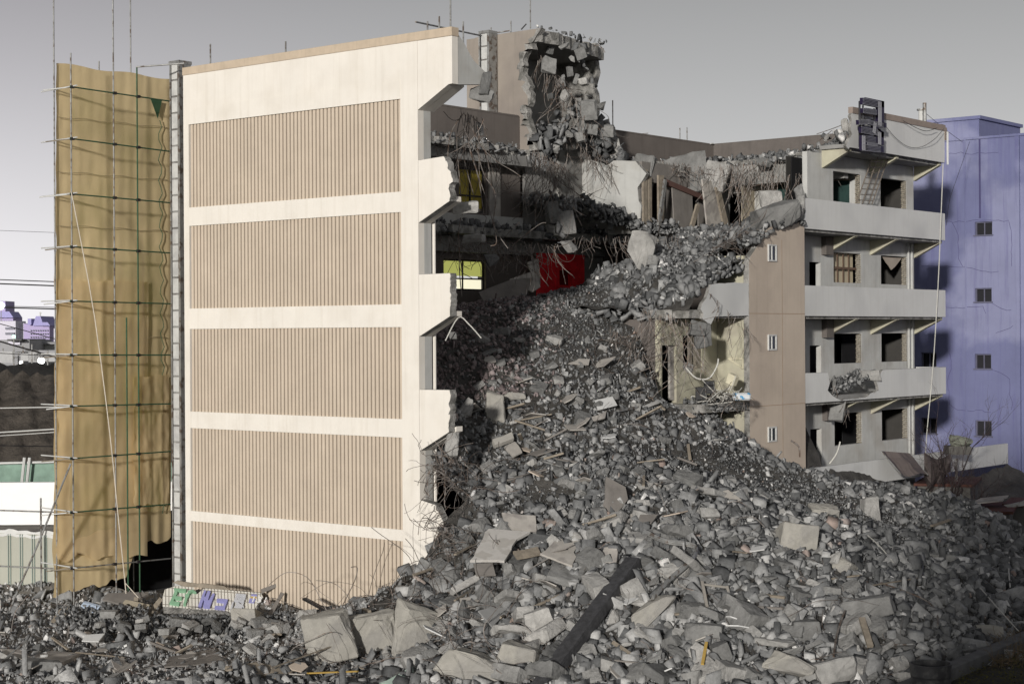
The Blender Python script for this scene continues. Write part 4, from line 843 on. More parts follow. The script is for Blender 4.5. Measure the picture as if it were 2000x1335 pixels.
for k, (px, py, s, q, dd, lab) in enumerate(solo):
    chunk(hires_rock(300+k, q, n=13), at_d(px, py, dd), s*1.1, (random.uniform(-.25, .25), random.uniform(-.25, .25), YAW+random.uniform(-.3, .3)), lab, name='hanging_fragment', cat='fragment')
hd = []
for (cx, cy, rx, ry, n, dd, s0, s1) in [(1138, 150, 26, 80, 16, 79.2, .2, .6), (1120, 232, 45, 26, 26, 78.3, .2, .6), (1075, 268, 34, 26, 44, 77.6, .2, .7), (1165, 262, 24, 38, 60, 79.5, .25, .9), (1195, 300, 26, 18, 50, 80, .25, .8), (1060, 312, 26, 20, 40, 76, .15, .6), (1085, 420, 20, 50, 50, 73.4, .15, .6), (1240, 330, 22, 18, 24, 80, .2, .6), (1145, 400, 20, 22, 40, 76, .15, .5), (1180, 420, 40, 20, 60, 77, .15, .6)]:
    for k in range(n):
        a = random.uniform(0, 6.28); r_ = math.sqrt(random.random()); p = at_d(cx+rx*r_*math.cos(a), cy+ry*r_*math.sin(a), dd+random.uniform(-.6, .6)); hd.append((ROCKS if random.random() < .7 else SLABS, int(RNG.integers(8)), np.array(p), random.uniform(s0, s1), rotm(), RNG.beta(2.2, 2.2)*.8))
stones_mesh('hanging_debris', hd, STONE, 'mass of broken concrete clinging to the torn stair tower', 'stuff', B)
# scattered timber and sheet scraps
for k in range(150):
    px, py = (random.uniform(640, 1950), random.uniform(960, 1330)) if k % 3 else (random.uniform(900, 1350), random.uniform(680, 960))
    if k % 5 == 4: px, py = random.uniform(0, 640), random.uniform(1225, 1330)
    if px > 1450 and py < 890+(px-1450)*.34: continue
    if py < 640+max(0, (px-1240))*1.15+25 and px > 1200: continue
    p = at_heap(px, py)
    if p.x < .6 and -.5 < p.y < 1: continue
    if k % 2:
        L_ = random.uniform(.6, 1.7); mb = MB(); mb.obox((0, 0, 0), (L_, random.uniform(.04, .12), random.uniform(.03, .07)), Matrix.Identity(3))
        o = mb.build('timber_scrap', random.choice((WOOD, METAL, WOOD, DKBOARD))); tag(o, 'narrow stick of scrap timber or metal lying among the rubble', 'scrap', 'sticks of scrap in the rubble'); 
    else:
        s = random.uniform(.35, .95); mb = MB(); n = random.choice((4, 5, 6)); a0 = random.uniform(0, 6)
        mb.prism([(s*.6*math.cos(a0+6.283*i/n)*random.uniform(.7, 1.2), s*.45*math.sin(a0+6.283*i/n)*random.uniform(.7, 1.2), 0) for i in range(n)], (0, 0, .035))
        o = mb.build('sheet_scrap', random.choice((BOARD, DKBOARD, BOARD, PEACH, WHITE))); tag(o, 'flat angular scrap of board lying among the rubble', 'scrap', 'flat scraps in the rubble')
    o.location = p+Vector((0, 0, random.uniform(.1, .28))); o.rotation_euler = (random.uniform(-.5, .5), random.uniform(-.5, .5), random.uniform(0, 6.3))
# ragged lips along the broken slab edges (parts of the building)
def lip(edge, z, s0=.25, s1=.7, step=.28, lab=None):
    it = []
    for (a, b) in zip(edge[:-1], edge[1:]):
        L_ = math.hypot(b[0]-a[0], b[1]-a[1]); n = max(1, int(L_/step))
        for i in range(n):
            t = (i+random.random())/n; p = np.array([a[0]+(b[0]-a[0])*t, a[1]+(b[1]-a[1])*t, z-.12+random.uniform(-.12, .1)])
            it.append((ROCKS if random.random() < .5 else SLABS, int(RNG.integers(8)), p, random.uniform(s0, s1), rotm(.6), RNG.beta(2.4, 2)*.9))
    stones_mesh('broken_slab_edge', it, STONE, lab, 'stuff', B)
lip(rf, 17.86, .25, .6, .2); lip([(-11.0, .6), (-11.1, 6), (-11.3, 12), (-12.0, 18.8)], 17.9, .25, .6, .18)
lip(edge3, 14.3, .25, .7, .15); lip([(-1.9, 14.1), (-.5, 14.6), (-.1, 15.2), (-.1, T0)], 7.08, .2, .45, .12); lip([(-6, 13.6), (-3, 13.4), (-1.4, 13.5), (-.2, 13.9)], 10.7, .3, .7, .16)
# ------------------------------------------------------------------ bent bars and wires ---------------------------------
def wig(p, d, L_, n=9, w=.35, g=.25, rr=random):
    p = Vector(p); d = Vector(d).normalized(); out = [p.copy()]; st = L_/n; k = Vector((rr.gauss(0, 1), rr.gauss(0, 1), rr.gauss(0, 1)))*w
    for i in range(n):
        k = k*.7+Vector((rr.gauss(0, 1), rr.gauss(0, 1), rr.gauss(0, 1)))*w*.6
        d = (d+k*.35+Vector((0, 0, -g*.35))).normalized(); p = p+d*st; out.append(p.copy())
    return out
def pxline(pts, d): return [at_d(x, y, d if not isinstance(d, (list, tuple)) else d[i]) for i, (x, y) in enumerate(pts)]
def smooth(pts, n=4):
    P_ = [Vector(p) for p in pts]; o = []
    for i in range(len(P_)-1):
        a, b, c, e = P_[max(i-1, 0)], P_[i], P_[i+1], P_[min(i+2, len(P_)-1)]
        for j in range(n):
            t = j/n; o.append(.5*((2*b)+(c-a)*t+(2*a-5*b+4*c-e)*t*t+(3*b-a-3*c+e)*t**3))
    o.append(P_[-1]); return o
# hanging bars: traced main ones
traced = [([(905, 222), (880, 262), (873, 330), (875, 372)], 58), ([(900, 226), (892, 270), (897, 345), (903, 420)], 59), ([(915, 224), (912, 262), (930, 330), (955, 405), (970, 470), (958, 480)], 60), ([(920, 224), (915, 280), (935, 350), (945, 420)], 60),
          ([(925, 226), (932, 290), (945, 340), (968, 380), (965, 440), (992, 485)], 60.5), ([(910, 224), (905, 300), (925, 380)], 60), ([(898, 470), (897, 520), (902, 580)], 60), ([(900, 425), (895, 470), (905, 545)], 60),
          ([(1050, 300), (1040, 350), (1058, 400), (1045, 430)], 73), ([(1078, 330), (1070, 370), (1050, 385), (1045, 440)], 73), ([(1085, 325), (1082, 380), (1075, 430)], 73), ([(1060, 320), (1030, 350), (1022, 395)], 73), ([(1085, 318), (1110, 335), (1130, 352)], 73), ([(1070, 340), (1095, 330), (1115, 370)], 73.5),
          ([(1000, 480), (1050, 440), (1066, 435)], 66), ([(1160, 90), (1172, 90), (1182, 103)], 79), ([(1595, 262), (1630, 250), (1655, 240)], 77), ([(1612, 262), (1640, 278)], 77), ([(1600, 275), (1625, 255)], 77),
          ([(845, 888), (878, 892), (888, 905)], 54.8), ([(850, 862), (885, 905)], 54.9), ([(1690, 300), (1712, 345)], 80)]
cnt = 0
for pts, dd in traced:
    mb = MB(); mb.tube(smooth(pxline(pts, dd), 4), .018, 5); part('rebar', mb, REBAR, B); cnt += 1
clusters = [((900, 215), (945, 235), 59, 16, (0, 0, -1), 3.0, .5), ((850, 285), (1040, 300), 68, 60, (0, 0, -1), 2.2, .6), ((850, 460), (1090, 480), 67, 110, (0, 0, -1), 2.0, .9), ((1040, 290), (1110, 330), 73, 60, (.1, 0, -1), 3.4, .7),
            ((1050, 100), (1160, 240), 78.3, 90, (0, 0, -1), 2.2, .6), ((1100, 260), (1200, 320), 79, 46, (0, 0, -1), 2.2, .7), ((1200, 305), (1400, 330), 81, 90, (0, -.2, -1), 1.6, .9), ((1400, 325), (1600, 305), 80, 120, (0, 0, -1), 2.0, .5),
            ((1430, 345), (1580, 340), 76, 40, (.1, -.1, -1), 3.0, .35), ((1120, 465), (1480, 460), 72.5, 110, (0, -.2, -1), 1.8, .9), ((1250, 600), (1380, 640), 65, 46, (-.1, -.1, -1), 3.2, .6), ((1190, 640), (1270, 700), 65.4, 34, (0, 0, -1), 1.6, 1.0),
            ((1370, 500), (1460, 450), 70, 40, (.4, .2, .2), 2.6, .5), ((1370, 560), (1460, 640), 66.4, 16, (0, 0, -1), 1.6, .5), ((1360, 740), (1460, 790), 66, 30, (0, 0, -.2), 1.0, 1.2), ((1620, 740), (1660, 800), 74.8, 18, (0, 0, -1), 1.2, .8),
            ((1640, 320), (1720, 395), 80.5, 0, (0, 0, -1), 2, .4), ((840, 890), (900, 960), 54.4, 50, (-.2, -.2, .2), 1.4, 1.3), ((850, 980), (900, 1080), 53.8, 40, (-.4, -.3, .2), 1.7, 1.1)]
tangle = MB()
for (x0, y0), (x1, y1), dd, n, dr, L_, w_ in clusters:
    for i in range(n):
        t = random.random(); p = at_d(x0+(x1-x0)*t, y0+(y1-y0)*t+random.uniform(-4, 4), dd+random.uniform(-.7, .7)); l = L_*random.uniform(.35, 1.1)
        pts = wig(p, Vector(dr)+Vector((random.gauss(0, .3), random.gauss(0, .3), random.gauss(0, .2))), l, 9, w_, .3)
        if cnt < 90 and random.random() < .09:
            mb = MB(); mb.tube(smooth(pts, 2), .013, 4); part('rebar', mb, REBAR, B); cnt += 1
        else: tangle.tube(smooth(pts, 2) if l > 1.5 else pts, random.choice((.008, .010, .013)), 3)
part('rebar_tangle', tangle, REBAR, B, 'tangle of thin rusty bars hanging from the torn floors', kind='stuff')
# wires on the heap
wt = MB()
def heap_wires(x0, x1, y0, y1, n, L0, L1, w_=.9, r=(.007, .012)):
    for i in range(n):
        px, py = random.uniform(x0, x1), random.uniform(y0, y1); p = at_heap(px, py)
        if px > 1200 and py < 640+max(0, (px-1240))*1.15+18: continue
        pts = wig(p+Vector((0, 0, .05)), (random.gauss(0, 1), random.gauss(0, 1), abs(random.gauss(.3, .3))), random.uniform(L0, L1), 9, w_, .35)
        if any(q.y > -.45 and q.x < .4 for q in pts) and p.y < .3: continue
        pts = [Vector((q.x, q.y, max(q.z, float(H(q.x, q.y))+random.uniform(.02, .2)))) for q in pts]
        wt.tube(smooth(pts, 2), random.choice(r), 3)
heap_wires(600, 1000, 1150, 1335, 210, 1.0, 3.2); heap_wires(840, 960, 900, 1110, 90, .8, 2.2, 1.1); heap_wires(1000, 1960, 1000, 1330, 120, .6, 2.0, .6); heap_wires(900, 1400, 650, 950, 60, .5, 1.6, .6)
heap_wires(0, 640, 1180, 1330, 60, .6, 2, .7)
wt2 = wt.build('wire_tangle', REBAR); tag(wt2, 'tangles of thin wire snagged over the rubble', None, None, 'stuff')
# bigger single bent bars / pipes
singles = [([(1265, 1052), (1300, 1068), (1358, 1078), (1350, 1105), (1310, 1140), (1275, 1178)], .06, METAL, 'bent_channel', 'channel', 'long bent grey metal channel lying on the heap below the flat boards'),
 ([(1180, 1040), (1184, 1090)], .0, None, '', '', ''),
 ([(1695, 1052), (1720, 1075), (1745, 1105)], .02, PALECABLE, 'bent_rod', 'rod', 'pale rod curving over the dark hollow on the right slope'),
 ([(1705, 1150), (1750, 1142), (1790, 1136)], .025, WOOD, 'timber_batten', 'batten', 'straight pale batten lying on the right slope'),
 ([(1820, 1033), (1855, 1021)], .05, WOOD, 'timber_batten', 'batten', 'short bright batten near the right ridge of the heap'),
 ([(1972, 1094), (1970, 1120), (1973, 1153)], .025, PALECABLE, 'bent_rod', 'rod', 'thin upright pale rod near the right edge'),
 ([(1915, 1155), (1945, 1190), (1990, 1240)], .018, PALECABLE, 'bent_rod', 'rod', 'long thin rod bending down towards the low kerb'),
 ([(1800, 1055), (1802, 1130)], .03, DKMETAL, 'bent_rod', 'rod', 'dark upright rod on the right slope'),
 ([(1720, 1145), (1800, 1175), (1828, 1200), (1832, 1228)], .025, REBAR, 'bent_rod', 'rod', 'dark cable arching over the lower right slope'),
 ([(1650, 1200), (1635, 1245), (1628, 1290)], .03, REBAR, 'bent_rod', 'rod', 'bent bar standing beside the white tiled slab fragment'),
 ([(1683, 1215), (1700, 1270)], .07, WOOD, 'timber_batten', 'batten', 'pale splintered batten standing in the lower right rubble'),
 ([(1380, 1262), (1372, 1305)], .035, mat('yellow_stick', (.45, .30, .08)), 'timber_batten', 'batten', 'short yellow stick in the lower middle rubble'),
 ([(660, 1212), (670, 1180), (692, 1135), (698, 1108), (685, 1107)], .014, REBAR, 'bent_rod', 'rod', 'single thin bar curling up in front of the ribbed wall'),
 ([(530, 1312), (600, 1280), (660, 1265)], .022, WOOD, 'timber_batten', 'batten', 'thin stick pointing up beside the pale boulder'),
 ([(600, 1322), (700, 1318)], .03, mat('yellow_stick', (.45, .30, .08)), 'timber_batten', 'batten', 'yellow stick under the pale boulder'),
 ([(1620, 905), (1634, 885), (1641, 862)], .03, PALECABLE, 'bent_rod', 'rod', 'pale rod curling up in front of the corridor wall'),
 ([(1545, 860), (1560, 872), (1562, 892)], .03, REBAR, 'bent_rod', 'rod', 'bent bar at the foot of the peach shaft'),
 ([(1340, 718), (1360, 738), (1385, 738), (1400, 715), (1403, 700)], .03, PALECABLE, 'hanging_bar', 'bar', 'bundle of pale bars sagging below the small window'),
 ([(870, 665), (895, 620), (915, 632), (940, 660)], .02, PALECABLE, 'hanging_bar', 'bar', 'pale cable looping out of the dark debris beside the cream wall'),
 ]
for pts, r_, m_, nm, cat, lab in singles:
    if not m_: continue
    P_ = [at_heap(x, y)+Vector((0, 0, .12)) - ray(x, y)*.5 for x, y in pts] if 'hang' not in nm and 'curl' not in lab and 'bent bar at' not in lab else pxline(pts, 64.5 if 'window' in lab else (55.5 if 'cream' in lab else (53.2 if 'ribbed' in lab else 66)))
    mb = MB()
    if nm == 'bent_channel':
        S_ = smooth(P_, 4)
        for off in (0, .1): mb.tube([q+Vector((0, 0, off)) for q in S_], .035, 4)
        mb.tube([q+Vector((0, 0, .05)) for q in S_], .045, 4)
    elif nm == 'timber_batten':
        a, b = P_[0], P_[-1]; dv = b-a; M3 = dv.to_track_quat('X', 'Z').to_matrix(); mb.obox((a+b)/2, (dv.length, r_*2.4, r_*1.3), M3)
    else: mb.tube(smooth(P_, 4), r_, 6)
    tag(mb.build(nm, m_), lab, cat)
# broken boards, planks, steel beam ---------------------------------------------------------
def board(pxs, lab, m_=BOARD, th=.06, lift=.25, nm='broken_board', cat='board', seed=0, ds=None):
    P_ = []
    for i, (x, y) in enumerate(pxs): P_.append(at_d(x, y, ds[i]) if ds else at_heap(x, y)+Vector((0, 0, lift)))
    # best plane through the traced corners
    c = sum(P_, Vector())/len(P_); nn = Vector()
    for i in range(len(P_)): nn += (P_[i]-c).cross(P_[(i+1) % len(P_)]-c)
    nn.normalize(); P_ = [p-nn*((p-c).dot(nn)) for p in P_]
    Q = jag(P_+[P_[0]], .03, .3, seed+1)[:-1]; Q = [q-nn*((q-c).dot(nn)) for q in Q]
    mb = MB(); mb.prism(Q, nn*(-th if nn.z > 0 else th)); return tag(mb.build(nm, m_), lab, cat)
board([(918, 1092), (955, 1033), (1036, 1036), (1010, 1050), (1000, 1066), (985, 1096)], 'large bright grey board lying face up near the middle of the heap', mat('bright_board', (.50, .48, .45), patch=((.38, .36, .33), 2, .5, .08)), .08, .5, ds=[51.8, 53.6, 53.4, 53.0, 52.6, 51.8])
board([(980, 1000), (1046, 1006), (1048, 1036), (1000, 1032)], 'brownish board tilted up behind the large bright board', BOARD, .06, ds=[54.2, 54.2, 53.6, 53.6])
board([(1055, 1080), (1090, 1050), (1130, 1056), (1118, 1104)], 'grey board right of the large bright board', BOARD, .06, ds=[52, 53, 53, 51.6])
board([(1002, 1076), (1050, 1066), (1056, 1080), (1010, 1088)], 'narrow split board between two flat boards', WOOD, .08, ds=[52.1, 52.4, 52.1, 51.8])
board([(1178, 985), (1184, 930), (1222, 950), (1226, 975), (1200, 1012)], 'dark brown panel standing upright on the heap', DKBOARD, .06, ds=[54.8, 55.4, 55.4, 55.2, 54.6])
board([(1172, 1030), (1200, 1003), (1228, 1036), (1200, 1052), (1170, 1060)], 'torn grey sheet below the dark brown panel', BOARD, .03, ds=[53.6, 54.2, 53.9, 53.3, 53.1])
board([(1215, 1010), (1240, 1000), (1252, 1010), (1232, 1040)], 'pale torn sheet right of the dark brown panel', BOARD, .03, ds=[54, 54.4, 54.4, 53.7])
board([(1250, 1005), (1285, 1003), (1272, 1022), (1245, 1020)], 'small dark grey sheet above the bent channel', DKBOARD, .03, ds=[54, 54, 53.6, 53.6])
board([(1180, 1068), (1204, 1066), (1204, 1112), (1182, 1128)], 'peeling grey post fragment with flaking paint', BOARD, .2, ds=[52.4, 52.4, 51.6, 51.4])
board([(934, 1192), (968, 1178), (995, 1188), (962, 1222)], 'square grey slate lying below the bright board', mat('slate', (.25, .25, .245)), .05, ds=[50.5, 51, 51, 50])
board([(995, 1215), (1008, 1172), (1052, 1180), (1048, 1208)], 'pinkish wooden panel with dark stripes', mat('pink_panel', (.34, .27, .23), streak=.4), .05, ds=[50.4, 51.2, 51.1, 50.4])
board([(924, 1098), (962, 1100), (968, 1120), (930, 1124)], 'dark board hidden under the bright board', DKBOARD, .05, ds=[51.7, 51.7, 51.2, 51.3])
board([(740, 1335), (790, 1310), (806, 1288), (808, 1320), (800, 1338)], 'pale mint green curved shard at the bottom edge', mat('mint_plate', (.42, .52, .45)), .03, ds=[48.3, 49, 49.4, 48.9, 48.3])
board([(885, 1295), (905, 1278), (968, 1272), (955, 1290), (900, 1300)], 'mint green curved shard with a yellow rim', mat('mint_plate', (.42, .52, .45)), .03, ds=[48.8, 49.3, 49.4, 48.9, 48.7])
board([(1130, 710), (1110, 720), (1150, 722), (1152, 712)], 'small tan board on the upper slope', BOARD, .04, lift=.2)
board([(1155, 830), (1185, 818), (1182, 832), (1152, 840)], 'pinkish flat board on the middle slope', BOARD, .05, lift=.3)
board([(962, 880), (1000, 866), (1004, 878), (966, 892)], 'straight pale beam piece lying below the tall pale wedge', mat('pale_beam', (.42, .40, .36)), .15, lift=.4)
board([(985, 895), (1005, 885), (1020, 905), (1002, 915)], 'tan board leaning below the pale beam piece', BOARD, .05, lift=.4)
board([(330, 1290), (420, 1272), (436, 1298), (372, 1306), (320, 1308)], 'dark flat plate on the littered ground', DKBOARD, .04, lift=.12)
board([(40, 1296), (100, 1279), (158, 1284), (120, 1302)], 'broad grey flat slab on the ground at lower left', BOARD, .12, lift=.15)
board([(205, 1303), (240, 1288), (255, 1305), (225, 1318)], 'pale wedge shaped plate on the littered ground', BOARD, .1, lift=.1)
board([(440, 1312), (500, 1300), (580, 1318), (540, 1332)], 'weathered timber plank split at one end', WOOD, .12, lift=.15)
# black steel beam
a, b = at_heap(1060, 1345)+Vector((0, 0, .3)), at_heap(1236, 1118)+Vector((0, 0, .45)); dv = b-a; a = a-dv*.06
M3 = dv.to_track_quat('X', 'Z').to_matrix(); L_ = dv.length*1.06; c = (a+b)/2
BEAM = mat('scorched_timber_steel', (.05, .05, .053), var=.45, scale=6, bump=.8, bscale=30, rough=.6)
mb = MB(); mb.obox(c, (L_, .44, .05), M3); mb.obox(c+M3@Vector((0, .20, -.17)), (L_-.01, .05, .29), M3); mb.obox(c+M3@Vector((0, -.20, -.17)), (L_-.01, .05, .29), M3)
tag(mb.build('steel_channel_beam', BEAM, bevel=.01), 'long black scorched beam lying diagonally down the lower slope', 'beam')
# wooden picture-like frame on the heap
fr = [(1372, 1140), (1420, 1146), (1424, 1165), (1380, 1180)]; FP = pxline(fr, [50.2, 50.4, 50.2, 49.6])
mb = MB()
for i in (0, 1, 3):
    a, b = FP[i], FP[(i+1) % 4]; dv = b-a; mb.obox((a+b)/2, (dv.length+.06*i, .07+.004*i, .06+.004*i), dv.to_track_quat('X', 'Z').to_matrix())
tag(mb.build('wooden_frame', mat('grey_weathered_wood', (.28, .26, .23), streak=.4)), 'open grey wooden frame lying on the lower middle slope', 'frame')
# berm: fallen tiled sign with letters -----------------------------------------------------------
S = thing('fallen_tiled_sign', 'white tiled sign wall with green and violet letters collapsed in front of the end wall', 'sign', at_d(415, 1200, 58.3))
DS = 58.6
sq = [(316, 1170), (322, 1150), (345, 1143), (378, 1146), (384, 1160), (396, 1150), (400, 1148), (510, 1157), (514, 1166), (486, 1202), (440, 1200), (395, 1190), (350, 1186), (318, 1184)]
dd_ = lambda x, y: 58.2+(1175-y)*.022-(x-415)*.0035
SP = [at_d(x, y, dd_(x, y)) for x, y in sq]
c = sum(SP, Vector())/len(SP); o1, o2, o3 = at_d(330, 1180, dd_(0, 1180)), at_d(490, 1192, dd_(0, 1192)), at_d(350, 1148, dd_(0, 1148))
ex = (o2-o1).normalized(); nn = ex.cross(o3-o1).normalized(); 
if nn.dot(CAM-c) < 0: nn = -nn
ey = nn.cross(ex); o0 = o1
def onp(x, y, h=0):   # pixel ray onto the sign plane, raised by h
    r = ray(x, y); t = (o0-CAM).dot(nn)/r.dot(nn); return CAM+r*t+nn*h
TILE = bpy.data.materials.new('white_strip_tiles'); TILE.use_nodes = True; nt = TILE.node_tree; b_ = nt.nodes['Principled BSDF']
uvn = N(nt, 'ShaderNodeUVMap'); br = N(nt, 'ShaderNodeTexBrick'); br.offset = 0; br.inputs['Scale'].default_value = 1; br.inputs['Brick Width'].default_value = .115; br.inputs['Row Height'].default_value = .42; br.inputs['Mortar Size'].default_value = .014
br.inputs['Color1'].default_value = (.72, .70, .64, 1); br.inputs['Color2'].default_value = (.62, .60, .54, 1); br.inputs['Mortar'].default_value = (.16, .14, .12, 1)
nt.links.new(uvn.outputs[0], br.inputs['Vector']); nt.links.new(br.outputs[0], b_.inputs['Base Color']); b_.inputs['Roughness'].default_value = .5
mb = MB(); mb.prism([onp(x, y) for x, y in sq], -nn*.3, 0, side=1); tl = part('tiled_slab', mb, [TILE, BROKEN], S)
uv = tl.data.uv_layers.new(name='uv')
for lp in tl.data.loops:
    q = Vector(tl.data.vertices[lp.vertex_index].co)-o0; uv.data[lp.index].uv = (q.dot(ex)+.28*q.dot(ey), q.dot(ey))
def letter(polys, m_, lab, hgt=.09):
    mb = MB()
    for k, pl in enumerate(polys): mb.prism([onp(310+x/8, 1125+y/8, hgt+.004*k) for x, y in pl], -nn*(hgt-.003))
    part('sign_letter', mb, m_, S, lab)
GL = mat('sage_green_letter', (.22, .40, .26), bump=0); VL = mat('violet_letter', (.27, .27, .52), bump=0); GY_ = mat('grey_letter', (.46, .47, .50), bump=0)
letter([[(240, 210), (440, 225), (425, 262), (300, 255), (290, 300), (270, 335), (372, 345), (360, 380), (250, 375), (235, 415), (335, 428), (320, 470), (170, 445), (200, 380), (225, 330), (255, 250)]], GL, 'sage green letter shaped like an E')
letter([[(455, 250), (540, 235), (590, 270), (560, 275), (530, 262), (490, 290), (470, 345), (455, 360), (425, 470), (385, 465), (420, 360), (410, 320), (440, 300), (460, 275)]], GL, 'sage green broken letter shaped like an f')
letter([[(712, 245), (745, 248), (715, 340), (735, 345), (770, 250), (815, 262), (740, 505), (695, 500), (720, 400), (700, 395), (668, 500), (618, 495)], [(850, 288), (880, 300), (800, 512), (735, 505), (775, 400), (790, 400)]], VL, 'violet letter of slanted bars')
letter([[(915, 372), (1085, 385), (1035, 530), (875, 518), (885, 485), (1010, 492), (1030, 425), (905, 410)]], VL, 'violet letter shaped like a square bracket')
letter([[(1205, 295), (1370, 308), (1355, 380), (1230, 372), (1228, 385), (1345, 392), (1335, 418), (1180, 408), (1195, 350), (1330, 358), (1334, 336), (1200, 326)]], GY_, 'grey letter shaped like a two')
letter([[(1150, 425), (1175, 428), (1145, 560), (1118, 555)], [(1205, 430), (1245, 432), (1290, 470), (1300, 440), (1335, 445), (1320, 480), (1335, 500), (1300, 505), (1310, 545), (1275, 545), (1255, 565), (1240, 550), (1215, 560), (1220, 510), (1185, 500), (1215, 480)]], GY_, 'grey letter shaped like a star')
mb = MB(); mb.prism([onp(310+x/8, 1125+y/8, .02) for x, y in [(1425, 345), (1515, 352), (1490, 420), (1405, 412)]], -nn*.019); mb.prism([onp(310+x/8, 1125+y/8, .02) for x, y in [(1450, 280), (1540, 287), (1532, 310), (1440, 302)]], -nn*.019); pl_ = part('sign_plate', mb, VL, S, 'small violet number plate')
mb = MB(); mb.prism([onp(310+x/8, 1125+y/8, .02) for x, y in [(1440, 315), (1528, 322), (1520, 345), (1432, 338)]], -nn*.019); mb.build('yellow_band', mat('ochre', (.5, .36, .12), bump=0), pl_)
WL = mat('white_print', (.8, .8, .8), bump=0)
fc = bpy.data.curves.new('plate_number', 'FONT'); fc.body = '131'; fc.size = .42; fc.extrude = .004; fo = bpy.data.objects.new('plate_number', fc); C.objects.link(fo)
p0 = onp(310+1418/8, 1125+404/8, .026); fm = Matrix((ex, ey, nn)).transposed().to_4x4(); fm.translation = p0
dgm = bpy.context.evaluated_depsgraph_get(); me = bpy.data.meshes.new_from_object(fo.evaluated_get(dgm)); bpy.data.objects.remove(fo); me.transform(fm)
me.name = 'plate_number'; me.materials.clear(); me.materials.append(WL); no = bpy.data.objects.new('plate_number', me); C.objects.link(no); no.parent = pl_
# slope material under/around the sign: berm boards
berm = [([(338, 1137), (346, 1133), (438, 1144), (450, 1152), (360, 1145)], 'bleached plank edge behind the tiled sign', WOOD, [59, 59, 59, 59, 59]),
        ([(200, 1170), (210, 1158), (252, 1153), (290, 1160), (252, 1180)], 'dark sheet of roofing left of the tiled sign', DKBOARD, [61, 61.4, 61.4, 61.2, 60.4]),
        ([(250, 1220), (262, 1165), (270, 1167), (262, 1222)], 'upright splintered plank left of the tiled sign', WOOD, [60, 60.3, 60.3, 60]),
        ([(276, 1210), (312, 1165), (318, 1170), (284, 1218)], 'leaning dark plank just left of the tiled sign', WOOD, [59.8, 60.2, 60.2, 59.8]),
        ([(100, 1212), (118, 1186), (122, 1190), (108, 1212)], 'short pale plank at the left end of the berm', WOOD, [59.5, 60, 60, 59.5]),
        ([(122, 1202), (140, 1178), (146, 1182), (128, 1206)], 'second short plank at the left end of the berm', WOOD, [59.5, 60, 60, 59.5]),
        ([(132, 1182), (188, 1196), (186, 1204), (130, 1190)], 'fallen grey plank at the left end of the berm', WOOD, [59.8, 59.6, 59.5, 59.7]),
        ([(510, 1150), (545, 1137), (548, 1142), (512, 1158)], 'dark splintered beam sticking up right of the tiled sign', DKBOARD, [60, 60.2, 60.2, 60]),
        ([(502, 1238), (548, 1155), (555, 1158), (510, 1240)], 'long black and white strip leaning right of the tiled sign', DKBOARD, [58, 59.5, 59.5, 58]),
        ([(590, 1168), (598, 1165), (690, 1212), (675, 1212)], 'long dark fallen rail sloping along the ribbed wall', DKMETAL, [57.3, 57.3, 55.8, 55.8]),
        ([(240, 1176), (245, 1170), (292, 1180), (290, 1188)], 'yellowish board under the roofing sheet', mat('cream_panel', (.33, .29, .22)), [60, 60.1, 59.8, 59.6])]
for k, (q, lab, m_, ds) in enumerate(berm): board(q, lab, m_, .08, nm='broken_plank' if m_ is WOOD else 'broken_board', cat='plank' if m_ is WOOD else 'board', seed=k, ds=ds)
mb = MB(); mb.tube(pxline([(164, 1185), (196, 1194)], [59.6, 59.4]), .22, 12); tag(mb.build('plastic_pipe', mat('pale_blue_plastic', (.38, .45, .55), bump=0, rough=.4)), 'short pale blue pipe lying in the berm', 'pipe')
# berm fill blocks
for k in range(34):
    t = random.random(); px = 150+t*470; py = 1186+random.uniform(0, 34)+8*math.sin(t*3)+(14*t); py = max(py, 1214) if 300 < px < 545 else py; d_ = 58.6-(py-1186)*.05; s = random.uniform(.3, .65); P_ = at_d(px, py, d_)
    if P_.y > -.7: P_ = P_ + (CAM-P_).normalized()*1.5
    chunk(random.choice(CH), P_, s, (random.uniform(-.5, .5), random.uniform(-.5, .5), random.uniform(0, 6)), 'greenish grey chunk piled in the low berm under the tiled sign', group='chunks of the low berm')
it = []
for k in range(1600):
    t = random.random(); px = 110+t*560; py = 1180+random.uniform(0, 46)+14*t; py = max(py, 1207) if 290 < px < 540 else py; d_ = 59.4-(py-1186)*.055; P_ = at_d(px, py, d_)
    if P_.y > -.4: continue
    it.append((ROCKS if random.random() < .8 else STICKS, int(RNG.integers(6)), np.array(P_), random.uniform(.1, .4), rotm(), RNG.beta(2, 2.2)*.93))
stones_mesh('berm_rubble', it, STONE, 'low berm of small rubble along the foot of the end wall', 'stuff')
# ------------------------------------------------------------------ scaffold with dust sheet ---------------------------------
SX = -16.3; SN = -15.2
SF = thing('sheeted_scaffold', 'tall tube scaffold with a tan dust sheet and green net left of the end wall', 'scaffold', (SX, -1, 0))
def sx(px, py, x=SX): return on_x(px, py, x)
TARP = bpy.data.materials.new('tan_dust_sheet'); TARP.use_nodes = True; nt = TARP.node_tree; b_ = nt.nodes['Principled BSDF']; L = nt.links.new
tcn = N(nt, 'ShaderNodeTexCoord'); wv = N(nt, 'ShaderNodeTexWave', wave_type='BANDS', bands_direction='Y'); wv.inputs['Scale'].default_value = .7; wv.inputs['Distortion'].default_value = 3.5; wv.inputs['Detail'].default_value = 3
mp = N(nt, 'ShaderNodeMapping'); mp.inputs['Scale'].default_value = (1, 1, .12); L(tcn.outputs['Object'], mp.inputs[0]); L(mp.outputs[0], wv.inputs['Vector'])
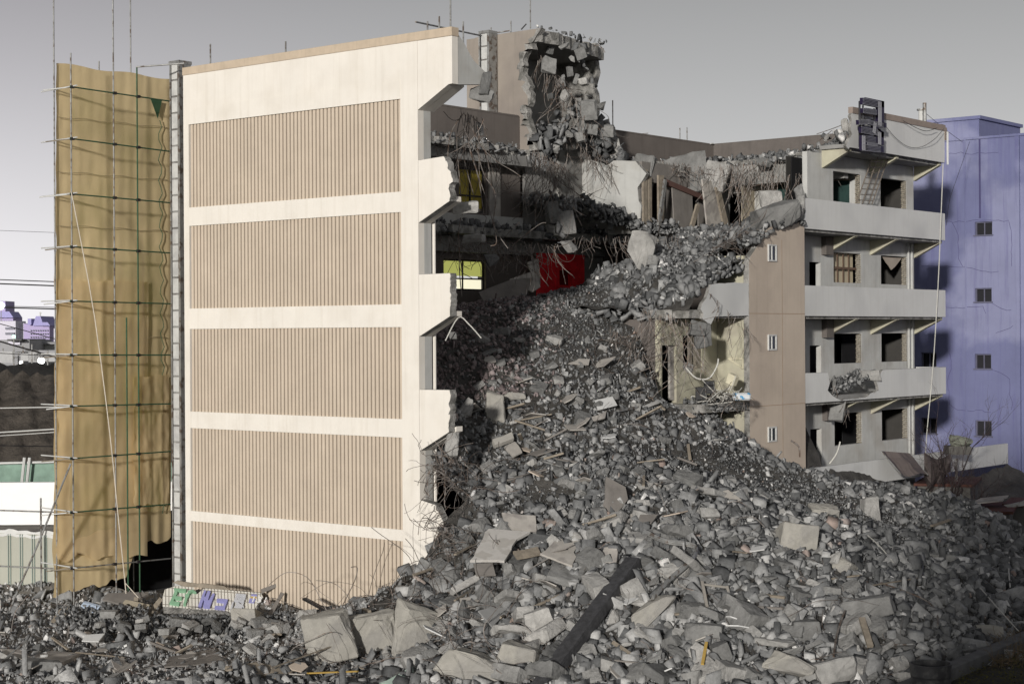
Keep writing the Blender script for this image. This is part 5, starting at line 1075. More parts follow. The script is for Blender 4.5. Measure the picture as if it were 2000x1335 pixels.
nn1 = N(nt, 'ShaderNodeTexNoise'); nn1.inputs['Scale'].default_value = .7; nn1.inputs['Detail'].default_value = 5; L(tcn.outputs['Object'], nn1.inputs['Vector'])
cr = N(nt, 'ShaderNodeValToRGB'); cr.color_ramp.elements[0].position = .3; cr.color_ramp.elements[0].color = (.62, .49, .29, 1); cr.color_ramp.elements[1].position = .7; cr.color_ramp.elements[1].color = (.86, .68, .40, 1); L(nn1.outputs[0], cr.inputs[0]); L(cr.outputs[0], b_.inputs['Base Color'])
wv2 = N(nt, 'ShaderNodeTexNoise'); wv2.inputs['Scale'].default_value = 2.2; wv2.inputs['Detail'].default_value = 6; L(tcn.outputs['Object'], wv2.inputs['Vector'])
ad = N(nt, 'ShaderNodeMath', operation='ADD'); L(wv.outputs['Fac'], ad.inputs[0]); L(wv2.outputs[0], ad.inputs[1])
bp = N(nt, 'ShaderNodeBump'); bp.inputs['Strength'].default_value = .35; bp.inputs['Distance'].default_value = .02; L(ad.outputs[0], bp.inputs['Height']); L(bp.outputs[0], b_.inputs['Normal'])
b_.inputs['Roughness'].default_value = .75
tr_ = N(nt, 'ShaderNodeBsdfTranslucent'); tr_.inputs[0].default_value = (.9, .68, .3, 1); ms = N(nt, 'ShaderNodeMixShader'); ms.inputs[0].default_value = .30
L(b_.outputs[0], ms.inputs[1]); L(tr_.outputs[0], ms.inputs[2]); L(ms.outputs[0], nt.nodes['Material Output'].inputs[0])
NET = bpy.data.materials.new('green_safety_net'); NET.use_nodes = True; nt = NET.node_tree; b_ = nt.nodes['Principled BSDF']; b_.inputs['Base Color'].default_value = (.19, .19, .03, 1); b_.inputs['Roughness'].default_value = .8
b_.inputs['Alpha'].default_value = .30
tn = N(nt, 'ShaderNodeTexCoord'); nz_ = N(nt, 'ShaderNodeTexNoise'); nz_.inputs['Scale'].default_value = .5; mr_ = N(nt, 'ShaderNodeMapRange'); mr_.inputs[1].default_value = .35; mr_.inputs[2].default_value = .7; mr_.inputs[3].default_value = .04; mr_.inputs[4].default_value = .30
nt.links.new(tn.outputs['Object'], nz_.inputs['Vector']); nt.links.new(nz_.outputs[0], mr_.inputs[0]); nt.links.new(mr_.outputs[0], b_.inputs['Alpha'])
def cloth(name, tl, tr, br_, bl, x, nx, nz, amp, m_, lab, ragged=.12, seed=5, hole=None, thick=.006):
    a, b, c, d = [sx(*q, x=x) for q in (tl, tr, br_, bl)]; vs = []; fs = []
    for j in range(nz+1):
        v = j/nz
        for i in range(nx+1):
            u = i/nx; p = a.lerp(b, u).lerp(d.lerp(c, u), v)
            if hole: p.z += (c.z-b.z)*-.055*max(0, min(1, (u-.60)/.1))*max(0, (v-.8)/.2) + (.12*noise.noise(Vector((u*20, 0, 7))) if v > .98 else 0)
            f = noise.fractal(Vector((u*7, v*5, seed)), 1, 2, 4)*amp + math.sin(u*24+2.5*noise.noise(Vector((u*3, v*4, seed))))*amp*.12*(.3+v*.9) + amp*.7*noise.noise(Vector((u*15+v*9, v*14, seed+3)))
            p = p + Vector((f, 0, 0))
            if j == nz: p.z += ragged*2*noise.noise(Vector((u*6, 0, seed)))
            if j == 0: p.z += .04*math.sin(u*math.pi*4)-.03
            if i == 0: p.y += .12*noise.noise(Vector((0, v*16, seed)))
            vs.append(p)
    for j in range(nz):
        for i in range(nx):
            fs.append((j*(nx+1)+i, j*(nx+1)+i+1, (j+1)*(nx+1)+i+1, (j+1)*(nx+1)+i))
    mb = MB(); mb.add(vs, fs); o = part(name, mb, m_, SF, lab, smooth=True)
    return o
cloth('dust_sheet', (110, 122), (334, 153), (334, 1100), (104, 1166), SX, 60, 160, .022, TARP, 'tan translucent dust sheet', hole=lambda u, v: u > .66 and v > .955+.02*math.sin(u*30))
cloth('safety_net', (142, 172), (318, 195), (318, 985), (138, 1060), SN-.15, 24, 60, .03, NET, 'sheer green safety net')
cloth('dust_sheet', (114, 546), (290, 548), (288, 1085), (112, 1090), SX+.13, 40, 90, .02, TARP, 'lower overlapping tan dust sheet', seed=9)
cloth('dust_sheet', (262, 735), (330, 728), (330, 985), (262, 985), SX+.3, 16, 40, .05, TARP, 'short darker flap of dust sheet', seed=14)
# second sheet layer hanging lower (overlap seen as darker band)
def upr(px, y0, y1, x, m_, r=.028, name='upright_pole'):
    a = sx(px, 600, x); zt = sx(px, y0, x).z; zb = max(0, sx(px, y1, x).z); mb = MB(); mb.tube([(x, a.y, zb), (x, a.y, zt)], r, 8); return part(name, mb, m_, SF)
for px, y0, x, m_ in ((141, 104, SN, METAL), (224, -130, SN+.01, METAL), (270, 130, SN, GREENP), (108, -130, SX+.09, METAL), (196, 120, SX-1.0, METAL), (258, -130, SX-1.0, METAL), (170, 160, SX-1.0, METAL)):
    upr(px, y0, 1190, x, m_)
upr(247, 620, 1180, SN-.02, GREENP)
lev = [(170, 198), (271, 296), (379, 396), (482, 494), (588, 593), (693, 693), (793, 788), (895, 881), (1000, 984), (1109, 1090)]
for k, (yl, yr) in enumerate(lev):
    a = sx(141, yl, SN+.05); b = sx(333, yr, SN+.05); mb = MB(); e = (b-a)*.01; mb.tube([a-e*2, b], .026, 7); part('ledger_pole', mb, GREENP if k < 9 else METAL, SF)
    a2 = sx(108, yl+2, SX+.14); mb = MB(); p1 = Vector((SX-.9, a2.y+.15, a.z+.03)); p2 = Vector((SN+.35, a.y-.02, a.z+.03)); mb.tube([p1, p2], .024, 7); part('transom_pole', mb, ALU, SF)
    mb = MB(); mb.tube([at_d(84+7*math.sin(k*2.3), yl+6, 62.5), at_d(140, yl, 62.3)], .022, 6); part('transom_pole', mb, WOOD if k % 2 else ALU, SF)
    for px in (141, 224, 270): cl = MB(); q = sx(px, yl+(yr-yl)*(px-141)/192, SN+.06); cl.box(q.x-.05, q.x+.06, q.y-.06, q.y+.06, q.z-.05, q.z+.05); part('coupler', cl, DKMETAL, SF)
mb = MB(); mb.tube([at_d(266, 131, 62.9), at_d(360, 124, 62.9)], .03, 7); part('tie_pole', mb, METAL, SF)
mb = MB(); mb.tube([at_d(138, 905, 61.6), at_d(75, 1060, 61.0), at_d(18, 1192, 60.6)], .035, 7); part('raking_pole', mb, METAL, SF, 'long pole braced diagonally to the ground')
gw = MB()
for k in range(12):
    pts = []; x0 = 318+random.uniform(-3, 3)
    if k < 1:
        for j in range(60): y = 235+j*13; pts.append(sx(312+4*math.sin(j*1.9)+j*.15, y, SX+.12))
        gw.tube(pts, .018, 4)
part('lacing_cord', gw, GREENP, SF)
mb = MB(); mb.prism([sx(294, 193, SX+.15), sx(316, 197, SX+.15), sx(308, 232, SX+.15)], (.01, 0, 0)); part('net_gusset', mb, GREENP, SF)
rope = MB(); rope.tube(smooth(pxline([(139, 375), (150, 430), (185, 620), (215, 850), (230, 1000), (244, 1135), (246, 1160)], [61.3]*7), 3), .02, 5); rope.tube(pxline([(245, 1138), (278, 1175)], [61.2, 60.5]), .016, 5)
tag(rope.build('guy_rope', mat('pale_rope', (.55, .50, .42), bump=0)), 'pale guy rope slung down the front of the scaffold', 'rope')
# added black screen stands for the dark void behind the sheet's lower right
mb = MB(); mb.box(SX-1.6, SX-1.5, -.9, 3.5, 0, 3.0); part('added_black_screen', mb, BLACK, SF, 'added black screen for the dark void behind the torn lower corner')
# rods on roofs ---------------------------------------------------------------------------------
def rod(p, q, lab, r=.03, m_=METAL, nm='scaffold_rod', cat='rod'):
    mb = MB(); mb.tube([p, q], r, 7); return tag(mb.build(nm, m_), lab, cat)
def vrod(px, y0, y1, d, lab, **k):
    a = at_d(px, y1, d); b = at_d(px, y0, d); b.x, b.y = a.x, a.y; rod(a, b, lab, **k)
vrod(411, 86, 140, 62.9, 'short rod standing behind the roof coping, left of two'); vrod(558, 81, 120, 60.6, 'short rod standing behind the roof coping, right of two')
vrod(880, -60, 66, 56.5, 'tall rod rising past the picture top behind the roof corner of the end wall'); vrod(858, 32, 66, 57.5, 'short upright rod left of the roof corner'); vrod(835, 42, 70, 57.5, 'upright rod on the crossbar above the end wall, leftmost')
vrod(905, 42, 110, 60, 'upright rod right of the torn roof parapet'); vrod(936, 64, 130, 78, 'dark rod along the glass block strip')
rod(at_d(812, 43, 57.4), at_d(940, 70, 63), 'long sloping crossbar tube above the roof corner')
vrod(1036, -60, 56, 79.5, 'tall rod rising past the picture top from the stair tower'); vrod(959, 54, 70, 79.5, 'stubby rod on the stair tower roof, left of two'); vrod(998, 41, 66, 79.5, 'stubby rod on the stair tower roof, right of two')
rod(at_d(960, 66, 79.3), at_d(996, 60, 79.3), 'short tube lying on top of the stair tower'); rod(at_d(1018, 58, 79.4), at_d(1028, 47, 79.4), 'tiny slanted tube on the stair tower roof', m_=DKMETAL)
vrod(1197, 196, 262, 88, 'rod standing behind the rear parapet right of the stair tower'); vrod(1328, 250, 282, 90, 'rod above the rear parapet, left of a close pair'); vrod(1342, 249, 284, 90, 'rod above the rear parapet, right of a close pair')
rod(at_d(1234, 265, 87), at_d(1266, 260, 87), 'short horizontal tube on the rear parapet nearest the tower'); rod(at_d(1370, 284, 89.6), at_d(1394, 280, 89.6), 'short horizontal tube at the corner of the rear parapet')
a = thing('roof_vent_pipes', 'pair of pale pipes standing on the right roof parapet', 'vent pipe', (-1, 33, ZR))
p = on_y(1806, 242, 34.6); mb = MB(); mb.tube([(p.x, p.y, 18), (p.x, p.y, on_y(1806, 201, 34.6).z)], .09, 10); part('tall_pipe', mb, METAL, a)
p = on_y(1799, 242, 34.7); mb = MB(); mb.tube([(p.x, p.y, 18), (p.x, p.y, on_y(1799, 216, 34.7).z)], .12, 10); part('short_pipe', mb, ALU, a); mb = MB(); mb.tube([(p.x, p.y, on_y(1799, 216, 34.7).z), (p.x, p.y, on_y(1799, 213, 34.7).z)], .2, 10); part('pipe_cap', mb, METAL, a)
# rooftop letter sign ----------------------------------------------------------------------------
G = thing('rooftop_letter_sign', 'black vertical sign of stacked neon letter frames hung on the right roof parapet', 'sign', on_x(1703, 240, .35))
NV = mat('dark_navy_sign_metal', (.022, .016, .045), var=.3, rough=.4, metal=.3, bump=0); NS = mat('sign_edge_steel', (.10, .10, .11), rough=.4, metal=.6, bump=0); TUBEM = mat('dead_neon_tube', (.22, .22, .24), rough=.3, bump=0)
K = 8.345
def sp(x, y, X=.5): return on_x(1640+x/K, 170+y/K, X)
def letterframe(name, polyl, w_, lab):
    mb = MB()
    for a_, b_ in zip(polyl[:-1], polyl[1:]):
        a, b = sp(*a_), sp(*b_); dv = b-a; M3 = Matrix((dv.normalized(), Vector((1, 0, 0)), dv.normalized().cross(Vector((1, 0, 0))))).transposed()
        mb.obox((a+b)/2, (dv.length+w_*.98, .28, w_), M3)
    o = part(name, mb, NV, G, lab)
    tb = MB()
    for a_, b_ in zip(polyl[:-1], polyl[1:]):
        a, b = sp(*a_, X=.66), sp(*b_, X=.66); t = (b-a).normalized(); n_ = Vector((0, -t.z, t.y))
        for off in (-.44, -.22, 0, .22, .44): tb.tube([a-t*(w_*.4)+n_*(w_*off), b+t*(w_*.4)+n_*(w_*off)], .014 if abs(off) < .4 else .02, 4)
    tb.build('neon_tubes', TUBEM, o)
letterframe('letter_frame', [(400, 232), (655, 285), (655, 590)], .28, 'upper letter frame like an upturned hook')
letterframe('letter_frame', [(400, 385), (590, 415)], .2, None)
letterframe('letter_frame', [(330, 575), (480, 570), (575, 600), (700, 625)], .2, None)
letterframe('letter_frame', [(375, 700), (520, 730), (600, 735), (650, 775), (650, 900)], .26, 'middle letter frame')
letterframe('letter_frame', [(575, 610), (560, 720)], .22, None)
letterframe('letter_frame', [(570, 870), (390, 840), (390, 985), (650, 1015)], .27, 'lower letter frame like a square bracket')
letterframe('letter_frame', [(460, 925), (610, 945)], .14, None)
mb = MB(); mb.tube([sp(325, 230, .2), sp(325, 980, .2)], .05, 5); mb.tube([sp(325, 235, .2), sp(390, 240, .4)], .04, 5); mb.tube([sp(380, 300, .3), sp(380, 1000, .3)], .04, 5); mb.tube([sp(560, 350, .3), sp(570, 1000, .3)], .04, 5); mb.tube([sp(325, 800, .05), sp(380, 820, .4)], .03, 5); part('support_frame', mb, NS, G)
# leaning ladder rack
Ld = thing('leaning_ladder', 'rusty steel ladder leaning between two balcony windows under the rooftop sign', 'ladder', on_x(1690, 395, -.6))
LM = mat('rusty_ladder_steel', (.20, .17, .14), rough=.6, metal=.4, bump=0)
rails = [((1703, 310), (1673, 396)), ((1714, 308), (1684, 398)), ((1724, 312), (1697, 398)), ((1734, 310), (1703, 399)), ((1708, 305), (1686, 390))]
for (a_, b_) in rails[:4]:
    mb = MB(); mb.tube([on_x(*a_, -.55), on_x(*b_, -.75)], .028, 6); part('rail', mb, LM, Ld)
for k in range(8):
    t = .06+k*.125; a = on_x(1703-30*t, 310+86*t, -.55-.2*t); b = on_x(1733-30*t, 312+86*t, -.55-.2*t); mb = MB(); mb.tube([a, b], .02, 5); part('rung', mb, LM, Ld)
# cables at the right end ---------------------------------------------------------------------
def cable(pts, ds, lab, r=.012, m_=DKMETAL, nm='loose_cable'):
    mb = MB(); mb.tube(smooth(pxline(pts, ds), 5), r, 5); return tag(mb.build(nm, m_), lab, 'cable')
cable([(1727, 243), (1750, 270), (1775, 287), (1800, 287), (1825, 272), (1843, 252)], [77, 78, 79, 80, 80.5, 81.3], 'cable sagging in a deep loop across the roof parapet')
cable([(1764, 236), (1790, 250), (1810, 256), (1830, 250)], [78.5, 79.3, 80, 80.8], 'short wavy cable under the parapet coping', r=.014)
cable([(1804, 218), (1845, 252), (1880, 278)], [82.5, 83, 88], 'wire running from the roof pipes down to the violet building')
cable([(1842, 320), (1838, 420), (1832, 560), (1822, 720), (1808, 880), (1812, 980)], [80.8]*6, 'long pale rope hanging over the end of the balconies', r=.022, m_=PALECABLE)
cable([(1894, 277), (1870, 345), (1855, 390), (1848, 440)], [90, 86, 84, 83], 'thin wire stretched down from the violet roof', r=.010)
# ------------------------------------------------------------------ violet building ---------------------------------
VB = thing('violet_building', 'plain violet blue building with small square openings behind the right end', 'building', (0, 46, 0))
VY = 46.0; SHED_F = mat('dull_violet_frame', (.12, .12, .17), bump=0)
def vy(px, py, y=VY): return on_y(px, py, y)
xl, xr = vy(1700, 400).x, vy(1700, 400).x+40; xc = vy(1918, 400).x
hol = []
wl = [((1904, 1938), (432, 459)), ((1904, 1937), (562, 589)), ((1904, 1936), (691, 719)), ((1905, 1937), (821, 850)), ((1799, 1829), (688, 716)), ((1799, 1830), (816, 845)), ((1906, 1936), (950, 968))]
for (x0, x1), (y0, y1) in wl: a, b = vy(x0, y1), vy(x1, y0); hol.append((a.x, b.x, a.z, b.z))
zt1, zt2 = vy(1919, 271).z, vy(1860, 240).z
mb = MB(); wallgrid(mb, 'y', VY, VY+.3, xl, xr, 0, zt1, hol); mb.box(xl, xr, VY+.3, VY+12, 0, zt1-.02); part('wall', mb, PURPLE, VB)
mb = MB(); x1_, x2_ = vy(1800, 260).x, vy(1919, 260, VY+.6).x; mb.box(x1_-1, x2_-.2, VY+.6, VY+6, zt1-.03, vy(1870, 236, VY+.6).z); part('roof_tower', mb, PURPLE, VB, 'violet stair head standing on the roof')
mb = MB(); mb.box(x1_-1.1, x2_-.08, VY+.5, VY+6.1, vy(1870, 236, VY+.6).z, vy(1870, 236, VY+.6).z+.18); mb.box(xl, xr, VY-.08, VY+.4, zt1, zt1+.12); part('roof_edge', mb, PURPLE, VB)
for px in (1985,): a = vy(px, 400); mb = MB(); mb.box(a.x, a.x+.22, VY-.16, VY-.001, 0, zt1-.02); part('pilaster', mb, PURPLE, VB)
for i, h in enumerate(hol):
    mb = MB(); mb.box(h[0]+.001, h[1]-.001, VY+.22, VY+.28, h[2]+.001, h[3]-.001); f = part('window', mb, mat('black_opening', (.02, .02, .024), bump=0), VB)  # near-black panel fills each window opening
    s = .06; mb = MB(); mb.box(h[0]+.001, h[0]+s, VY+.1, VY+.2, h[2]+.001, h[3]-.001); mb.box(h[1]-s, h[1]-.001, VY+.1, VY+.2, h[2]+.001, h[3]-.001); mb.box(h[0]+s, h[1]-s, VY+.1, VY+.2, h[3]-s, h[3]-.001); xm = (h[0]+h[1])/2; mb.box(xm-.02, xm+.03, VY+.12, VY+.18, h[2]+.01, h[3]-s); mb.build('frame', SHED_F, f)
    mb = MB(); mb.box(h[0]-.06, h[1]+.06, VY-.07, VY-.001, h[2]-.07, h[2]-.005); part('window_sill', mb, SHED_F, VB)
CRK = mat('dark_crack', (.07, .065, .15), bump=0)
cr_ = [[(1855, 690), (1858, 720), (1850, 745), (1855, 790), (1870, 800), (1900, 803), (1935, 805)], [(1938, 592), (1955, 602), (1975, 605)], [(1945, 650), (1960, 645), (1978, 636)], [(1938, 722), (1955, 728), (1972, 740), (1975, 800)], [(1800, 519), (1840, 520), (1875, 522), (1900, 524), (1935, 532), (1950, 530)], [(1860, 435), (1872, 460), (1873, 490), (1872, 505), (1880, 520)],
       [(1848, 600), (1880, 602), (1920, 598), (1925, 612)], [(1848, 432), (1900, 430), (1970, 430), (1975, 450), (1976, 520)], [(1900, 900), (1960, 905), (1975, 930)], [(1850, 300), (1905, 300), (1950, 298)]]
for k, pl in enumerate(cr_):
    P_ = jag([vy(x, y, VY-.004) for x, y in pl], .06, .25, k); P_ = flat(P_, y=VY-.004); mb = MB(); mb.tube(P_, .012, 3); part('wall_crack', mb, CRK, VB)
mb = MB(); a = vy(1887, 500); mb.tube([(a.x, VY-.08, 2), (a.x, VY-.08, zt1)], .045, 6); part('downpipe', mb, PURPLE, VB)
a = vy(1915, 425); mb = MB(); mb.tube([(a.x, VY-.06, a.z), (a.x, VY-.06, zt1)], .05, 6); part('downpipe', mb, CRK, VB)
# sheds at its foot ---------------------------------------------------------------------------
ROOFM = mat('rusty_roof_sheet', (.10, .045, .035), var=.3, streak=.3); SHED = mat('shed_wall_grey', (.13, .125, .115), var=.2, streak=.4)
def shed(nm, lab, px0, px1, ytop, ybot, d, depth, over=.3):
    a = at_d(px0, ytop, d); b = at_d(px1, ytop, d-.8); o = thing(nm, lab, 'shed', (a.x, a.y, 0)); z = a.z
    ux = (b-a); ux.z = 0; Lx = ux.length; ux.normalize(); uy = Vector((-ux.y, ux.x, 0)); M3 = Matrix((ux, uy, Vector((0, 0, 1)))).transposed(); c = (a+b)/2+uy*depth/2
    mb = MB(); mb.obox((c.x, c.y, z/2), (Lx, depth, z), M3); part('wall', mb, SHED, o); mb = MB(); mb.obox((c.x, c.y, z+.06), (Lx+over, depth+over, .12), M3); part('roof', mb, ROOFM, o)
    mb = MB(); q = a+ux*(Lx*.62)-uy*.03; mb.obox((q.x, q.y, .5+z*.34), (.9, .05, z*.62), M3); part('door', mb, BOARD if 'door' in lab else DKBOARD, o)
    return o
shed('back_shed', 'small dark shed with a rusty roof behind the heap, nearest the building', 1792, 1895, 948, 1010, 80, 4); shed('low_shed', 'low dark outbuilding with a pale door at the foot of the violet wall', 1858, 1972, 1000, 1060, 76, 4)
shed('low_shed', 'lowest flat shed reaching the right edge below the violet wall', 1965, 2060, 988, 1050, 78, 3)
board([(1895, 985), (1958, 975), (1970, 968), (1915, 970)], 'pale loose sheet lying on the low shed roof', BOARD, .04, ds=[76.5, 76.5, 78, 78]); board([(1960, 985), (2005, 975), (2010, 985), (1970, 992)], 'corrugated sheets stacked on the rightmost shed roof', METAL, .06, ds=[77, 77, 77, 77])
aw = thing('torn_awning', 'crumpled brown metal awning hanging from the lower parapet', 'awning', at_d(1745, 905, 76.6))
P_ = [on_x(1717, 880, .02), on_x(1768, 884, .02)]; mb = MB(); n = 14
for i in range(n):
    t0, t1 = i/n, (i+1)/n
    def q(t, v): b = P_[0].lerp(P_[1], t); return Vector((b.x+.15+.75*v+.08*math.sin(t*40)+.15*noise.noise(Vector((t*4, v*3, 1))), b.y+.3*v, b.z-1.0*v-.1*math.sin(t*6)*v))
    for j in range(4): mb.add([q(t0, j/4), q(t1, j/4), q(t1, (j+1)/4), q(t0, (j+1)/4)], [(0, 1, 2, 3)])
part('awning_sheet', mb, mat('brown_tin', (.12, .10, .095), rough=.6, metal=.2), aw, smooth=True); mb = MB(); mb.tube([P_[0]+Vector((.1, 0, 0)), q(0, 1)], .03, 5); mb.tube([P_[1]+Vector((.1, 0, 0)), q(1, 1)], .03, 5); part('awning_arm', mb, METAL, aw)
aw = thing('torn_awning', 'dangling awning box split open at the balcony end', 'awning', at_d(1830, 900, 80)); mb = MB()
for i in range(8):
    a0, a1 = i/8, (i+1)/8; q = lambda a, v: at_d(1805+52*a, 882+14*math.sin(a*3)+v*(52+18*math.sin(a*5)), 80-.6*math.sin(v*3)-.3*math.sin(a*9))
    for j in range(4): mb.add([q(a0, j/4), q(a1, j/4), q(a1, (j+1)/4), q(a0, (j+1)/4)], [(0, 1, 2, 3)])
part('awning_sheet', mb, mat('brown_tin', (.12, .10, .095)), aw)
cb = thing('roof_cabinet', 'grey sheet metal cabinet under a tarpaulin bundle beside the balcony end', 'cabinet', at_d(1868, 880, 81)); a = at_d(1848, 870, 81); b = at_d(1892, 886, 81)
M3 = Matrix((RT, FWD, UP)).transposed(); mb = MB(); mb.obox((a+b)/2, ((b-a).dot(RT), 1, abs(b.z-a.z)), M3); part('cabinet_body', mb, SHED, cb)
mb = MB(); q_ = at_d(1868, 895, 81); mb.tube([(q_.x, q_.y, 0), (q_.x, q_.y, q_.z)], .06, 6); part('cabinet_post', mb, METAL, cb)
tb = hires_rock(777, (1, .6, .5), n=16, amp=.08); tb.materials.clear(); tb.materials.append(mat('dusty_green_tarpaulin', (.20, .21, .17), bump=.5, bscale=5)); p = at_d(1876, 862, 80.9)
chunk(tb, p, 1.75, (0, 0, YAW), 'dusty green tarpaulin bundle lying on the roof cabinet', name='tarpaulin_bundle', cat='bundle', sc3=(1.75, 1.75, 1.5))
# bare tree ----------------------------------------------------------------------------------
T = thing('bare_tree', 'leafless dark shrub like tree in front of the violet wall', 'tree', at_d(1858, 1000, 78)); T.location.z = 0
tm = MB(); bm_ = MB(); rt_ = random.Random(5)
def branch(p, d, L_, r, lev):
    n = 5; pts = [p]; q = p.copy(); dd = d.copy()
    for i in range(n): dd = (dd+Vector((rt_.gauss(0, .10), rt_.gauss(0, .10), rt_.gauss(.04, .08)))).normalized(); q = q+dd*(L_/n); pts.append(q.copy())
    (tm if lev < 2 else bm_).tube(pts, r, 5 if lev < 2 else 3, r1=r*.55)
    if lev < 5:
        for k in range(rt_.choice((2, 3, 3))):
            i = rt_.randint(2, n); e = (dd+Vector((rt_.gauss(0, .55), rt_.gauss(0, .55), rt_.gauss(.1, .4)))).normalized(); branch(pts[i], e, L_*rt_.uniform(.55, .8), r*.55, lev+1)
p0 = at_d(1856, 1000, 78); p0.z = .5
for dx, dz in ((.45, .9), (.8, .75), (-.05, 1), (.15, 1.0), (-.3, .9)): branch(p0.copy(), (RT*dx+UP*dz).normalized(), 2.5, .07, 0)
part('trunk', tm, mat('dark_bark', (.045, .035, .035)), T); part('crown', bm_, mat('dark_twigs', (.06, .045, .045), bump=0), T)
# ------------------------------------------------------------------ low kerb, drum, weeds (bottom right) ------------------------
a, b = on_z(1560, 1420, .95), on_z(2060, 1212, .95); dv = (b-a); M3 = Matrix((dv.normalized(), Vector((-dv.y, dv.x, 0)).normalized(), UP)).transposed()
mb = MB(); c = (a+b)/2; mb.obox((c.x, c.y, .47), (dv.length, .42, .96), M3); tag(mb.build('low_kerb_wall', mat('dark_kerb_concrete', (.10, .10, .10), var=.3, scale=2), bevel=.03), 'low dark concrete kerb wall crossing the bottom right corner', 'wall')
D = thing('rubber_drum', 'large open black drum standing at the bottom edge by the kerb', 'drum', on_z(1818, 1360, .0)); p = at_d(1818, 1294, 44.5); rad = 39.5*44.5/F; D.location = (p.x, p.y, 0)
mb = MB(); n = 40; pr = [(rad*.97, 0), (rad*.97, p.z-.35), (rad, p.z-.3), (rad, p.z-.06), (rad*1.01, p.z), (rad*.95, p.z), (rad*.93, p.z-.1), (rad*.92, .3), (0.001, .3)]
for i in range(len(pr)-1):
    for k in range(n):
        t0, t1 = 2*math.pi*k/n, 2*math.pi*(k+1)/n; mb.add([(p.x+pr[i][0]*math.cos(t0), p.y+pr[i][0]*math.sin(t0), pr[i][1]), (p.x+pr[i][0]*math.cos(t1), p.y+pr[i][0]*math.sin(t1), pr[i][1]), (p.x+pr[i+1][0]*math.cos(t1), p.y+pr[i+1][0]*math.sin(t1), pr[i+1][1]), (p.x+pr[i+1][0]*math.cos(t0), p.y+pr[i+1][0]*math.sin(t0), pr[i+1][1])], [(0, 1, 2, 3)])
o = part('drum_body', mb, mat('black_rubber', (.028, .028, .03), var=.4, scale=3, rough=.55, patch=((.06, .06, .06), 4, .5, .1)), D, smooth=True)
bed = MB(); q = [on_z(1660, 1420, .6), on_z(2080, 1225, .6), on_z(2150, 1500, .6), on_z(1700, 1500, .6)]; bed.prism(q, (0, 0, -.7)); tag(bed.build('planting_bed', mat('dark_bed_soil', (.03, .028, .022), var=.4, scale=4, bump=1)), kind='structure')
wm = MB()
for k in range(2600):
    px, py = random.uniform(1800, 2060), random.uniform(1262, 1400)
    if py < 1262+(2000-px)*.42: continue
    if (random.random() > .35+.65*(noise.noise(Vector((px*.03, py*.05, 0)))+.4)): continue
    p = on_z(px, py, .6); h = random.uniform(.06, .22); t = random.uniform(0, 6.28); l = Vector((math.cos(t), math.sin(t), 0)); s = random.uniform(.02, .05)
    for j in range(3):
        q0 = p+Vector((random.gauss(0, .04), random.gauss(0, .04), h*(j+1)/3)); l = Vector((math.cos(t+j*2), math.sin(t+j*2), .4)); sd_ = Vector((-l.y, l.x, 0))*s*.5; wm.add([q0, q0+l*s+sd_, q0+l*s*2, q0+l*s-sd_], [(0, 1, 2, 3)])
tag(wm.build('low_weeds', mat('dull_olive_leaf', (.075, .07, .012), var=.4, bump=0)), 'low olive green weeds behind the black drum', None, None, 'stuff')
dg = MB()
for k in range(420):
    px, py = random.uniform(1935, 2040), random.uniform(1225, 1285); p = on_z(px, py+20, .6)
    dg.tube(wig(p, (random.gauss(0, .5), random.gauss(0, .5), 1), random.uniform(.3, .7), 5, .5, .5), .006, 3)
tag(dg.build('dry_grass', mat('dry_grass_straw', (.16, .12, .075), bump=0)), 'tuft of dry straw coloured grass behind the kerb', None, None, 'stuff')
# ------------------------------------------------------------------ left background ---------------------------------
def facing(c, w_, h_, dep, mb, mi=None, base=0):   # box facing the camera, c = bottom centre
    M3 = Matrix((RT, FWD, UP)).transposed(); mb.obox((c.x, c.y, base+h_/2), (w_, dep, h_), M3, mi)
HF = thing('site_hoarding', 'grey green steel hoarding with tube rails behind the scaffold foot', 'fence', at_d(50, 1190, 66)); 
HM = mat('grey_green_steel_sheet', (.40, .40, .34), var=.06, scale=.6, bump=0, rough=.6, streak=.2)
a, b = at_d(-60, 1190, 68), at_d(150, 1190, 66.4); a.z = b.z = 0; a = b+(a-b)*3; dv = b-a; M3 = Matrix((dv.normalized(), Vector((-dv.y, dv.x, 0)).normalized(), UP)).transposed(); zt = at_d(50, 1043, 67).z
mb = MB(); c = (a+b)/2; mb.obox((c.x, c.y, zt/2), (dv.length, .04, zt), M3); part('sheet_panel', mb, HM, HF)
for k in range(27):
    t = (k+.5)/27; q = a.lerp(b, t)+M3@Vector((0, -.04, 0)); mb = MB()
    for o_ in (-.05, .05): mb.obox((q.x+M3[0][0]*o_, q.y+M3[1][0]*o_, zt/2), (.03, .05, zt-.02), M3)
    part('sheet_rib', mb, mat('rib_grey', (.25, .30, .27)), HF)
for z in (zt*.46, zt+.9): mb = MB(); mb.tube([a+Vector((0, 0, z))+M3@Vector((0, -.2, 0)), b+Vector((0, 0, z))+M3@Vector((0, -.2, 0))], .03, 6); part('rail_pole', mb, METAL, HF)
mb = MB(); q = at_d(81, 1190, 66.5); mb.tube([(q.x, q.y, 0), (q.x, q.y, at_d(81, 972, 66.5).z)], .035, 6); part('post_pole', mb, METAL, HF)
mb = MB()
